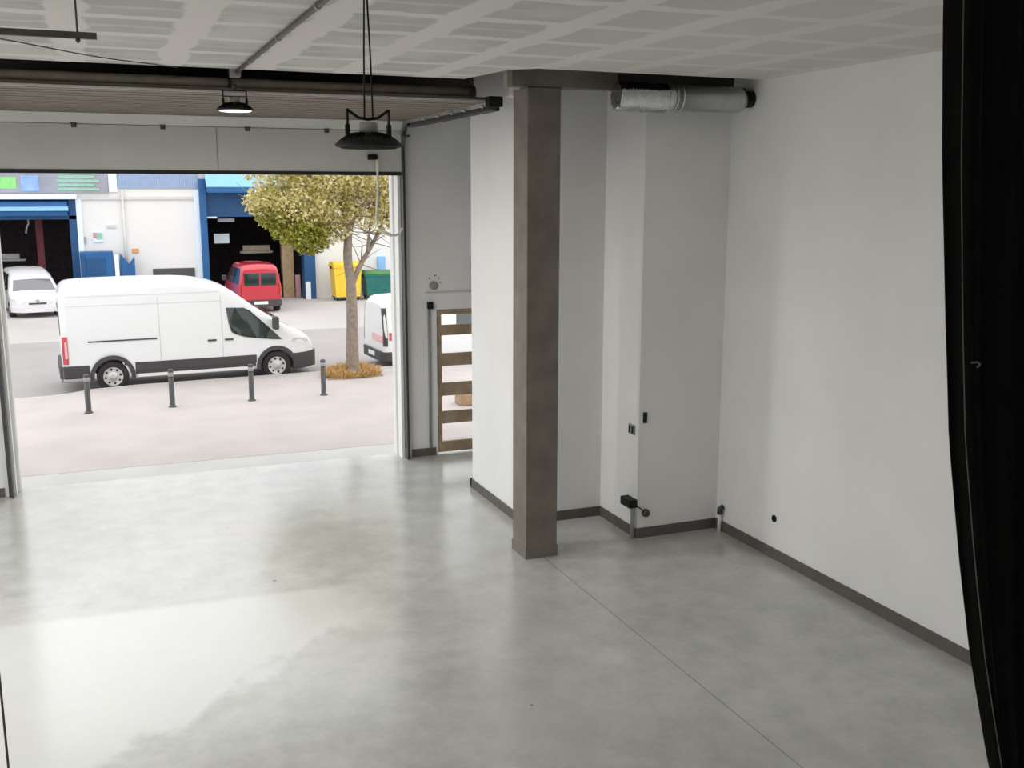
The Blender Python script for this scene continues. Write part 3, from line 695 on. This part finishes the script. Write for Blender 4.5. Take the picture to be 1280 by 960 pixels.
    def arch(s, wx, side, r0, r1, off=0.014, th=0.03):
        mb = MB(); vs = []; N = 20
        for i in range(N+1):
            a = PI*i/N*1.1 - 0.05*PI
            for r, o in ((r0, off), (r1, off), (r1, off-th), (r0, off-th)):
                x, z = wx + r*math.cos(a), s.R + r*math.sin(a); vs.append((x, side*(s.hw(x, z)+o), z))
        fs = [(i*4+k, i*4+(k+1) % 4, (i+1)*4+(k+1) % 4, (i+1)*4+k) for i in range(N) for k in range(4)] + [(0, 1, 2, 3), (N*4+3, N*4+2, N*4+1, N*4)]
        return mb.add(vs, fs)

def wheel(parent, x, yo, R, side, rimmat=None):
    """tyre and rim, outer face at y = side*yo"""
    w = 0.21
    prof = [(R*0.62, 0), (R*0.72, 0.012), (R*0.93, 0.008), (R, -0.03), (R, -w+0.03), (R*0.93, -w), (R*0.62, -w)]
    ty = MB().lathe([(r, side*(yo + h)) for r, h in prof], (x, 0, R), 'y', 32, True, False).build('wheel', M['tyre'], parent)
    rm = MB().lathe([(0, side*(yo-0.02)), (R*0.2, side*(yo-0.012)), (R*0.24, side*(yo-0.03)), (R*0.5, side*(yo-0.035)), (R*0.63, side*(yo-0.004)), (R*0.66, side*(yo-0.006)), (R*0.66, side*(yo-0.19)), (0, side*(yo-0.19))], (x, 0, R), 'y', 32)
    k0 = len(rm.f); hl = rm
    for k in range(8):
        a = 2*PI*k/8 + 0.2
        c = (x + R*0.47*math.cos(a), 0, R + R*0.47*math.sin(a))
        hl.lathe([(0, side*(yo-0.018)), (R*0.075, side*(yo-0.020)), (R*0.075, side*(yo-0.06))], c, 'y', 8)
    o = rm.build('rim', rimmat or M['rim'], ty); o.data.materials.append(M['tyre'])
    for i in range(k0, len(o.data.polygons)): o.data.polygons[i].material_index = 1

# --- tall white panel van on the street
yaw = math.radians(3.0)
VAN = Car([(-1.06, 2.28), (-1.03, 2.42), (-0.9, 2.50), (-0.6, 2.54), (0.6, 2.555), (1.6, 2.54), (2.0, 2.51), (2.4, 2.43), (2.7, 2.31), (3.0, 2.10), (3.3, 1.86), (3.97, 1.41), (4.12, 1.31), (4.4, 1.19), (4.64, 1.05), (4.78, 0.90), (4.83, 0.78)],
          2.06, (0.0, 3.82), 0.355, 0.30, 0.11, 1.25, nose=(0.75, 0.60), tail=(0.1, 0.95), corner=0.16, tumpow=1.3)
nrm = Vector((-math.sin(yaw), math.cos(yaw))); P0 = Vector((0.17, 25.36)) + nrm*1.03
van = thing('cargo_van', 'tall white high roof cargo van parked along the kerb', 'van', (P0.x, P0.y, ZS), yaw)
VAN.loft(-1.06, 4.83).build('body', M['vanwhite'], van)
for sd in (-1, 1):
    gl = VAN.patch([(2.64, 1.85), (3.06, 1.83), (3.20, 1.76), (3.55, 1.42), (3.96, 1.01), (3.75, 1.02), (3.35, 1.07), (3.05, 1.12), (2.88, 1.18), (2.75, 1.25), (2.69, 1.45)], sd, 0.02, 0.03).build('side_window', M['glass'], van)
    VAN.band(0.50, 3.32, 0.47, 0.66, sd, 0.014).build('side_cladding', M['clad'], van)
    VAN.band(0.55, 3.25, 0.31, 0.38, sd, 0.01).build('sill_strip', M['white'], van)
    VAN.band(0.50, 3.30, 0.38, 0.47, sd, 0.002).build('sill_shadow_gap', M['clad'], van)
    for wx in VAN.wheels:
        VAN.arch(wx, sd, 0.405, 0.50).build('wheel_arch', M['clad'], van)
        wheel(van, wx, 1.005, 0.355, sd)
    VAN.band(-0.5, 1.02, 1.185, 1.215, sd, 0.016).build('sliding_door_rail', M['clad'], van)
    for hx in (2.28, 2.68):
        VAN.band(hx-0.1, hx+0.1, 1.06, 1.10, sd, 0.03).build('door_handle', M['clad'], van)
    VAN.band(-0.9, 2.5, 2.235, 2.25, sd, 0.006).build('body_crease', M['carwhite'], van)
    VAN.band(-0.9, 2.5, 2.02, 2.035, sd, 0.006).build('body_crease', M['carwhite'], van)
    for sx in (1.08, 2.52):
        VAN.patch([(sx, 0.68), (sx+0.014, 0.68), (sx+0.014, 2.15), (sx, 2.15)], sd, 0.004).build('door_gap', M['seam'], van)
    tl = VAN.patch([(-1.05, 0.70), (-0.93, 0.70), (-0.93, 1.34), (-1.05, 1.34)], sd, 0.02, 0.05).build('tail_light', M['tail'], van)
    VAN.patch([(-1.0, 0.84), (-0.945, 0.84), (-0.945, 1.22), (-1.0, 1.22)], sd, 0.026, 0.02).build('lamp_lens', M['tailp'], tl)
    hl = VAN.patch([(4.25, 1.02), (4.62, 0.98), (4.68, 0.90), (4.5, 0.86), (4.2, 0.93)], sd, 0.012).build('headlight', M['headl'], van)
    mr = MB().box(3.72, 3.86, sd*1.06 - 0.0 if sd > 0 else -1.30, 1.30 if sd > 0 else -1.06, 1.28, 1.60, 0.04)
    mr.build('wing_mirror', M['clad'], van)
    MB().tube([(3.86, sd*0.93, 1.22), (3.8, sd*1.1, 1.33)], 0.03, 8).build('mirror_arm', M['clad'], van)
    VAN.loft(-1.13, -0.50, 0.1, 0.02, 0.36, 0.66).build('rear_bumper', M['clad'], van) if sd < 0 else None
    VAN.loft(4.22, 4.90, 0.06, 0.02, 0.24, 0.64).build('front_bumper', M['clad'], van) if sd < 0 else None
ws = MB(); xs = [2.95 + (4.0-2.95)*i/8 for i in range(9)]; vs = []
for x in xs:
    h = VAN.hw(x, VAN.zt(x)) - 0.18
    vs += [(x, -h, VAN.zt(x)+0.012), (x, -h/2, VAN.zt(x)+0.034), (x, 0, VAN.zt(x)+0.042), (x, h/2, VAN.zt(x)+0.034), (x, h, VAN.zt(x)+0.012)]
ws.add(vs, [(i*5+k, i*5+k+1, (i+1)*5+k+1, (i+1)*5+k) for i in range(8) for k in range(4)], True).build('windscreen', M['glass'], van, fix=False)
for ya, yb_ in ((-0.25, -0.75), (0.25, 0.7)): MB().tube([(4.0, ya, 1.46), (3.75, yb_, 1.63)], 0.014, 6).build('wiper', M['rubber'], van)
MB().box(-1.075, -1.055, -0.8, 0.8, 1.35, 1.95, 0.01).build('rear_window', M['glass'], van)
MB().tube([(-1.12, -0.8, 0.30), (-0.8, -0.8, 0.30)], 0.045, 8).build('tow_fitting', M['greyp'], van)
MB().box(4.82, 4.845, -0.5, 0.5, 0.66, 0.76, 0.006).build('grille', M['clad'], van)

def small_van(label, name, cat, loc, rot, paint, L=4.1, W=1.72, H=1.82, bumper=None, face='rear', dark_tail=False, round_roof=0.0, top=None, glass=(0.605, 0.79)):
    xr = -0.62; xf = L - 0.62; wb = L*0.64
    top = [(xr + L*u, H*v) for u, v in top] if top else [(xr, H*0.86), (xr+0.07, H*0.95), (xr+0.25, H*0.985), (xr+1.0, H), (xr+L*0.5, H*0.99), (xr+L*0.60, H*0.95), (xr+L*0.70, H*0.80), (xr+L*0.80, H*0.60), (xr+L*0.90, H*0.545), (xf-0.12, H*0.48), (xf-0.03, H*0.40), (xf, H*0.34)]
    c = Car(top, W, (0.0, wb), 0.30, 0.24, 0.20 + round_roof, H*0.52, nose=(0.55, 0.66), tail=(0.12, 0.93), corner=0.16 + round_roof)
    t = thing(name, label, cat, loc, rot)
    c.loft(xr, xf, 0.06).build('body', paint, t)
    bm_ = bumper or M['clad']
    c.loft(xr-0.06, xr+0.25, 0.08, 0.015, 0.24, 0.50).build('rear_bumper', bm_, t)
    c.loft(xf-0.5, xf+0.04, 0.06, 0.015, 0.22, 0.46).build('front_bumper', bm_, t)
    for sd in (-1, 1):
        for wx in c.wheels: wheel(t, wx, W/2-0.01, 0.30, sd)
        c.patch([(xr+L*0.47, H*0.90), (xr+L*0.58, H*0.90), (xr+L*0.72, H*0.64), (xr+L*0.74, H*0.58), (xr+L*0.46, H*0.58)], sd).build('side_window', M['glass'], t)
        c.patch([(xr+0.25, H*0.90), (xr+L*0.44, H*0.90), (xr+L*0.43, H*0.58), (xr+0.25, H*0.58)], sd).build('rear_side_window', M['glass'] if face != 'cargo' else paint, t)
        c.patch([(xr-0.0, H*0.34), (xr+0.10, H*0.34), (xr+0.10, H*(0.86 if dark_tail else 0.60)), (xr-0.0, H*(0.86 if dark_tail else 0.60))], sd, 0.015, 0.06).build('tail_light', M['clad'] if dark_tail else M['tail'], t)
        c.patch([(xf-0.42, H*0.44), (xf-0.12, H*0.42), (xf-0.10, H*0.34), (xf-0.36, H*0.36)], sd, 0.012, 0.05).build('headlight', M['headl'], t)
        MB().box(xr+L*0.70, xr+L*0.73+0.06, (W/2+0.02) if sd > 0 else -(W/2+0.20), (W/2+0.20) if sd > 0 else -(W/2+0.02), H*0.56, H*0.68, 0.03).build('wing_mirror', M['clad'], t)
    # windscreen
    m = MB(); vs = []; q = [xr + L*(glass[0] + (glass[1]-glass[0])*i/6) for i in range(7)]
    for x in q:
        h = c.hw(x, c.zt(x)) - 0.13; z = c.zt(x)
        vs += [(x, -h, z+0.012), (x, -h/2, z+0.033), (x, 0, z+0.040), (x, h/2, z+0.033), (x, h, z+0.012)]
    m.add(vs, [(i*5+k, i*5+k+1, (i+1)*5+k+1, (i+1)*5+k) for i in range(6) for k in range(4)], True).build('windscreen', M['glass2'], t, fix=False)
    # rear glazing: two panes, one on each door
    for y0, y1 in ((-W*0.375, -0.03), (0.03, W*0.375)) if face != 'cargo' else ():
        MB().box(xr-0.015, xr+0.02, y0, y1, H*0.56, H*0.82, 0.012).build('rear_window', M['glass'], t)
    MB().box(xr-0.075, xr-0.055, -0.26, 0.26, 0.33, 0.44, 0.004).build('number_plate', M['white'], t)
    MB().box(xf-0.0, xf+0.02, -0.30, 0.30, H*0.30, H*0.335, 0.006).build('grille', M['clad'], t)
    MB().lathe([(0, 0.0), (0.05, 0.004), (0.06, 0.0), (0.06, -0.02)], (xf-0.0, 0, H*0.375), 'x', 16).build('badge', M['greyp'], t)
    return t, c

RV, _ = small_van('small red van seen from behind, parked at the garage across the street', 'small_van', 'van', (5.72, 40.75, ZS), PI/2 - math.radians(1.5) + math.radians(3), M['red'], W=1.62, H=1.86)
WC, _ = small_van('silver white car facing out of the far left garage behind the van', 'family_car', 'car', (-2.75, 44.9, ZS), -PI/2 + math.radians(10), M['carwhite'], L=4.2, W=1.76, H=1.70, bumper=M['carwhite'], round_roof=0.05, glass=(0.725, 0.85), top=[(0, 0.80), (0.02, 0.90), (0.1, 0.97), (0.28, 1.0), (0.44, 0.985), (0.55, 0.945), (0.64, 0.88), (0.72, 0.79), (0.86, 0.545), (0.93, 0.50), (0.98, 0.44), (1.0, 0.36)])
SV, c = small_van('white vehicle with red stripe parked behind the tree at the door edge', 'striped_van', 'van', (7.33, 26.62, ZS), yaw, M['vanwhite'], L=4.4, W=1.80, H=1.90, face='cargo', dark_tail=True)
for sd in (-1, 1):
    c.band(-0.48, 0.9, 0.80, 1.0, sd, 0.012).build('red_stripe', M['tail'], SV)
MB().box(-0.64, -0.615, -0.80, 0.1, 0.74, 0.92, 0.004).build('rear_stripe', M['tailp'], SV)

# ------------------------------------------------------------------ warehouse across the street
YW = 44.8
b = thing('warehouse_building', 'white warehouse with blue garage doors across the street', 'building', (2.0, YW, ZS))
w = MB()
w.box(-20, -9.5, YW, YW+0.3, ZS, 8.2).box(-9.5, -0.62, YW, YW+0.3, 4.2, 8.2).box(-0.62, 4.10, YW, YW+0.3, ZS, 8.2).box(4.10, 8.72, YW, YW+0.3, 4.9, 8.2).box(8.72, 26, YW, YW+0.3, ZS, 8.2)
part(w, 'wall', M['fac'], b)
# blue-grey profiled band
bd = MB()
for k in range(44):
    x = 0.98 + k*0.07
    bd.box(x, x+0.045, YW-0.06, YW, 4.56, 6.2)
bd.box(0.95, 4.06, YW-0.03, YW, 4.56, 6.2)
part(bd, 'cladding_band', M['band'], b)
part(MB().box(0.62, 0.94, YW-0.08, YW, 4.42, 6.2), 'corner_trim', M['lite'], b)
part(MB().box(-0.6, 4.05, YW-0.07, YW, 4.12, 4.24), 'ledge', M['dull'], b)
dp = part(MB().tube([(1.11, YW-0.1, 0.2), (1.11, YW-0.1, 4.5)], 0.05, 10), 'downpipe', M['dull'], b)
s = part(MB().box(-9.0, 0.60, YW-0.14, YW, 4.40, 6.0), 'sign_board', M['signbg'], b)
part(MB().box(-3.6, -2.7, YW-0.16, YW-0.14, 4.54, 4.98), 'green_sign_field', M['siggreen'], b, s)
part(MB().box(-2.55, -1.9, YW-0.16, YW-0.14, 4.46, 5.05), 'blue_sign_field', M['sigblue'], b, s)
sl = MB()
for k in range(5): sl.box(-1.25 + 0.05*(k % 2), 0.10 + 0.18*((k+1) % 2), YW-0.16, YW-0.14, 4.48 + k*0.16, 4.58 + k*0.16)
part(sl, 'teal_sign_lines', M['sigteal'], b, s)
# garages
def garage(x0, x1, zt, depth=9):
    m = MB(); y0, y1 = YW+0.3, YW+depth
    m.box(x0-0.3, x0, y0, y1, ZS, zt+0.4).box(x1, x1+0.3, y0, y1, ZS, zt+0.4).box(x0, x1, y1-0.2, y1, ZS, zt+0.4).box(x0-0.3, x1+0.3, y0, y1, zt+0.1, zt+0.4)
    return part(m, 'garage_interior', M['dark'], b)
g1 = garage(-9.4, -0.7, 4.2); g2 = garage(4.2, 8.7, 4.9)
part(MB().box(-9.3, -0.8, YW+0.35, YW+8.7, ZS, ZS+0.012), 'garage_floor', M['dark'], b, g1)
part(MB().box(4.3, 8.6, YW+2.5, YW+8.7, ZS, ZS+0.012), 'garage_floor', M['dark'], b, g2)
# left doorway: frame, rolled awning
f1 = part(MB().box(-0.92, -0.62, YW-0.1, YW+0.35, ZS, 4.12).box(-9.5, -0.62, YW-0.1, YW+0.3, 3.36, 3.5), 'door_frame', M['blue2'], b)
part(MB().box(-0.64, -0.44, YW-0.12, YW, ZS, 4.14), 'frame_edge', M['lite'], b, f1)
part(MB().box(-9.5, -0.58, YW-0.5, YW, 4.14, 4.33, 0.02), 'lintel_cap', M['lite'], b)
aw = part(MB().prism([(YW, 4.12), (YW-0.35, 4.05), (YW-0.42, 3.88), (YW, 3.86)], 'x', -9.4, -0.95), 'roller_shutter', M['blue'], b)
part(MB().prism([(YW, 3.86), (YW-0.42, 3.86), (YW-0.45, 3.70), (YW, 3.68)], 'x', -9.4, -0.92), 'shutter_fold', M['sky_blue'], b, aw)
part(MB().prism([(YW, 3.68), (YW-0.40, 3.68), (YW-0.34, 3.50), (YW, 3.50)], 'x', -9.4, -0.95), 'shutter_bottom', M['blue'], b, aw)
pc = part(MB().box(-2.25, -1.98, YW+1.8, YW+2.05, ZS, 3.3), 'maroon_post', M['maroon'], b, g1)
sh = part(MB().box(-4.6, -2.75, YW+2.2, YW+2.7, 1.62, 1.70).box(-4.5, -2.95, YW+2.25, YW+2.6, 1.70, 1.92, 0.03), 'workshop_shelf', M['greyp'], b, g1)
part(MB().tube([(-2.45, YW+0.6, 3.5), (-2.42, YW+0.6, 3.2), (-2.5, YW+0.6, 3.05), (-2.55, YW+0.6, 2.8)], 0.035, 8), 'hoist_chain', M['greyp'], b, g1)
part(MB().box(5.9, 7.3, YW+2.0, YW+2.4, 1.75, 1.85).box(6.0, 7.2, YW+2.0, YW+2.3, 1.85, 2.1, 0.03), 'workshop_shelf', M['shaft'], b, g2)
# right doorway
f2 = part(MB().box(4.06, 4.32, YW-0.35, YW+0.35, ZS, 4.95), 'door_frame', M['blue'], b)
part(MB().box(3.86, 4.06, YW-0.14, YW, ZS, 4.5), 'frame_edge', M['lite'], b, f2)
f3 = part(MB().box(8.26, 8.74, YW-0.3, YW+0.35, ZS, 4.4), 'door_frame', M['blue2'], b)
part(MB().box(8.28, 8.5, YW-0.34, YW-0.3, ZS, 0.62), 'frame_edge', M['lite'], b, f3)
a2 = part(MB().prism([(YW, 5.7), (YW-0.9, 4.66), (YW-0.9, 4.60), (YW, 5.6)], 'x', 4.3, 8.6), 'awning', M['sky_blue'], b)
part(MB().box(4.32, 8.6, YW-0.92, YW-0.84, 4.40, 4.62), 'awning_valance', M['blue'], b, a2)
pl = MB()
pl.box(4.32, 8.3, YW-0.03, YW+0.0, 3.40, 4.55, 0.01).box(4.32, 8.3, YW-0.045, YW-0.03, 3.9, 3.96)
part(pl, 'half_raised_shutter', M['blue2'], b)
part(MB().box(4.32, 4.75, YW-0.05, YW+0.0, 3.35, 3.42), 'shutter_edge', M['lite'], b)
part(MB().box(4.72, 5.35, YW+1.2, YW+1.24, 2.25, 2.66), 'pale_notice', M['lite'], b, g2)
part(MB().box(4.9, 5.6, YW+1.2, YW+1.24, 3.16, 3.30), 'pale_tube_light', M['lite'], b, g2)
part(MB().box(7.50, 7.98, YW+0.7, YW+1.1, ZS, 2.5), 'tan_column', M['tan'], b, g2)
part(MB().box(8.02, 8.22, YW+0.5, YW+0.8, ZS, 0.85, 0.02), 'pink_drum', M['pink'], b, g2)
part(MB().box(7.0, 7.35, YW+0.6, YW+1.2, ZS, 0.95, 0.02), 'red_locker', M['maroon'], b, g2)
# details on the white wall between the garages
nb = part(MB().box(-0.08, 0.27, YW-0.06, YW, 2.45, 2.83, 0.006), 'notice_board', M['lite'], b)
part(MB().box(0.05, 0.26, YW-0.07, YW-0.06, 2.55, 2.82), 'green_notice', M['sigteal'], b, nb)
part(MB().box(-0.08, 0.05, YW-0.07, YW-0.06, 2.6, 2.82), 'grey_notice', M['pink'], b, nb)
part(MB().box(-0.5, -0.36, YW-0.1, YW, 2.42, 2.66, 0.01), 'meter_box', M['greyp'], b)
part(MB().box(0.46, 0.80, YW-0.05, YW, 3.0, 3.12, 0.004), 'wall_vent', M['dull'], b)
part(MB().box(1.35, 1.6, YW-0.06, YW, 1.98, 2.16, 0.004), 'orange_plate', M['orange'], b)
part(MB().box(2.1, 3.75, YW-0.06, YW, 0.4, 1.32, 0.01), 'shutter_vent', M['boll'], b)
part(MB().box(11.55, 11.9, YW-0.12, YW, 1.0, 1.62, 0.02), 'wall_cabinet', M['sky_blue'], b)
gate = part(MB().box(9.0, 26, YW-0.05, YW, 4.45, 6.2), 'fascia', M['lite'], b)

# blue containers by the left doorway
t = thing('blue_container', 'blue metal container behind the roof of the white van', 'container', (0.0, 44.3, ZS))
part(MB().box(-0.62, 0.60, 43.9, 44.64, 0.0, 2.10, 0.02), 'body', M['blue'], t)
part(MB().box(-0.40, 0.3, 43.87, 43.9, 1.2, 1.85, 0.01).box(-0.60, -0.42, 43.87, 43.9, 0.1, 2.0), 'door_panel', M['blue2'], t)
part(MB().box(-0.58, 0.56, 43.92, 44.6, ZS, 0.0), 'skid', M['boll'], t)
t = thing('tipping_skip', 'smaller blue skip with slanted rim right of the blue container', 'skip', (1.15, 44.3, ZS))
part(MB().prism([(0.86, 0.06), (1.38, 0.06), (1.40, 1.86), (1.20, 1.55), (0.86, 2.0)], 'y', 43.95, 44.6), 'body', M['blue'], t)
part(MB().box(0.86, 1.38, 44.0, 44.55, ZS, 0.06), 'skid', M['boll'], t)
single(MB().box(0.64, 0.80, 43.9, 44.0, ZS, 1.98, 0.01), 'marker_post', M['lite'], 'pale post between the two blue containers', 'post')

def wheeled_bin(label, x0, x1, y0, y1, z1, body, lid, grp, leg=None):
    t = thing('waste_container', label, 'bin', ((x0+x1)/2, (y0+y1)/2, ZS), group=grp)
    cx = (x0+x1)/2
    hw0, hw1 = (x1-x0)/2*0.88, (x1-x0)/2
    zb = ZS + 0.16; zt = z1 - 0.24
    cy = (y0+y1)/2; d0, d1 = (y1-y0)/2*0.85, (y1-y0)/2
    def ring(h, d, z): return [(cx-h, cy-d, z), (cx+h, cy-d, z), (cx+h, cy+d, z), (cx-h, cy+d, z)]
    vs = ring(hw0, d0, zb) + ring(hw1, d1, zt) + ring(hw1+0.04, d1+0.04, zt) + ring(hw1+0.04, d1+0.04, zt+0.06)
    fs = [(0, 3, 2, 1)] + [(i*4+k, i*4+(k+1) % 4, i*4+4+(k+1) % 4, i*4+4+k) for i in range(3) for k in range(4)] + [(12, 13, 14, 15)]
    part(MB().add(vs, fs), 'body', body, t)
    lp = []
    for k in range(9):
        a = PI*k/8; lp.append((cy - (d1+0.02)*math.cos(a), zt + 0.06 + (z1-zt-0.06)*math.sin(a)))
    part(MB().prism(lp, 'x', cx-hw1-0.02, cx+hw1+0.02, True), 'lid', lid, t)
    for x in (cx-hw0+0.08, cx+hw0-0.08):
        for y in (cy-d0+0.08, cy+d0-0.08):
            part(MB().lathe([(0, -0.025), (0.09, -0.025), (0.09, 0.025), (0, 0.025)], (x, y, ZS+0.09), 'x', 14), 'castor', M['tyre'], t)
    for xa in (cx-hw1-0.10, cx+hw1+0.02): part(MB().tube([(xa, cy-0.1, zt), (xa+0.08, cy-0.1, zt)], 0.06, 10), 'trunnion', M['tyre'], t)
    part(MB().box(cx-hw0, cx+hw0, cy-d0, cy+d0, zb-0.05, zb), 'chassis', M['tyre'], t)
    return t
wheeled_bin('yellow waste container with domed lid left of the tree trunk', 9.27, 10.45, 43.2, 44.2, 1.52, M['yellow'], M['yellow'], 'waste containers by the far wall')
wheeled_bin('dark green waste container right of the tree trunk', 10.62, 11.85, 43.2, 44.2, 1.12, M['green'], M['green2'], 'waste containers by the far wall')

# ------------------------------------------------------------------ light
wd = bpy.data.worlds.new('overcast'); sc.world = wd; wd.use_nodes = True
nt = wd.node_tree; bg = nt.nodes['Background']
tc = nt.nodes.new('ShaderNodeTexCoord'); sp = nt.nodes.new('ShaderNodeSeparateXYZ'); nt.links.new(tc.outputs['Generated'], sp.inputs[0])
mr = nt.nodes.new('ShaderNodeMapRange'); nt.links.new(sp.outputs[2], mr.inputs[0]); mr.inputs[1].default_value = -0.05; mr.inputs[2].default_value = 0.9
ra = nt.nodes.new('ShaderNodeValToRGB'); nt.links.new(mr.outputs[0], ra.inputs[0])
ra.color_ramp.elements[0].color = (0.80, 0.82, 0.84, 1); ra.color_ramp.elements[1].color = (0.98, 0.99, 1.0, 1)
nt.links.new(ra.outputs[0], bg.inputs['Color']); bg.inputs['Strength'].default_value = 2.3

def lamp(name, loc, power, size, col=(1, 0.97, 0.92), rot=(0, 0, 0), spread=PI):
    l = bpy.data.lights.new(name, 'AREA'); l.shape = 'DISK'; l.size = size; l.energy = power; l.color = col; l.spread = spread
    o = bpy.data.objects.new(name, l); COL.objects.link(o); o.location = loc; o.rotation_euler = rot; return o
# light of the lit lamp before the door, then added unseen fills without fixtures
lamp('lamp_or_fill_light', (1.555, 12.2, 5.355), 90, 0.3)
for (x, y, e) in ((1.575, -3.0, 25), (-2.2, -3.0, 25), (-2.6, 1.0, 55), (-2.6, 5.5, 65), (-2.6, 10.0, 160)):
    lamp('lamp_or_fill_light', (x, y, 5.3), e, 0.4)

# ------------------------------------------------------------------ camera
cam = bpy.data.cameras.new('camera'); cam.sensor_fit = 'HORIZONTAL'; cam.sensor_width = 36.0; cam.lens = 1283.5/1280*36
cam.clip_start = 0.05; cam.clip_end = 300
co = bpy.data.objects.new('camera', cam); COL.objects.link(co)
r = (0.92785132771102, -0.3729478836495274, 0.001337813976610037); dn = (-0.06783877481645213, -0.172300145857535, -0.9827057343726424); fw_ = (0.36672852942783185, 0.9117140647257838, -0.18516924659588893)
mw = Matrix(((r[0], -dn[0], -fw_[0], 0), (r[1], -dn[1], -fw_[1], 0), (r[2], -dn[2], -fw_[2], 4.5), (0, 0, 0, 1)))
co.matrix_world = mw
sc.camera = co
vs_ = sc.view_settings; vs_.view_transform = 'Standard'; vs_.look = 'None'; vs_.exposure = 0.0; vs_.gamma = 1.0; vs_.use_curve_mapping = False
sc.cycles.use_denoising = True
sc.cycles.max_bounces = 10; sc.cycles.diffuse_bounces = 6; sc.cycles.glossy_bounces = 4
sc.cycles.sample_clamp_indirect = 6.0
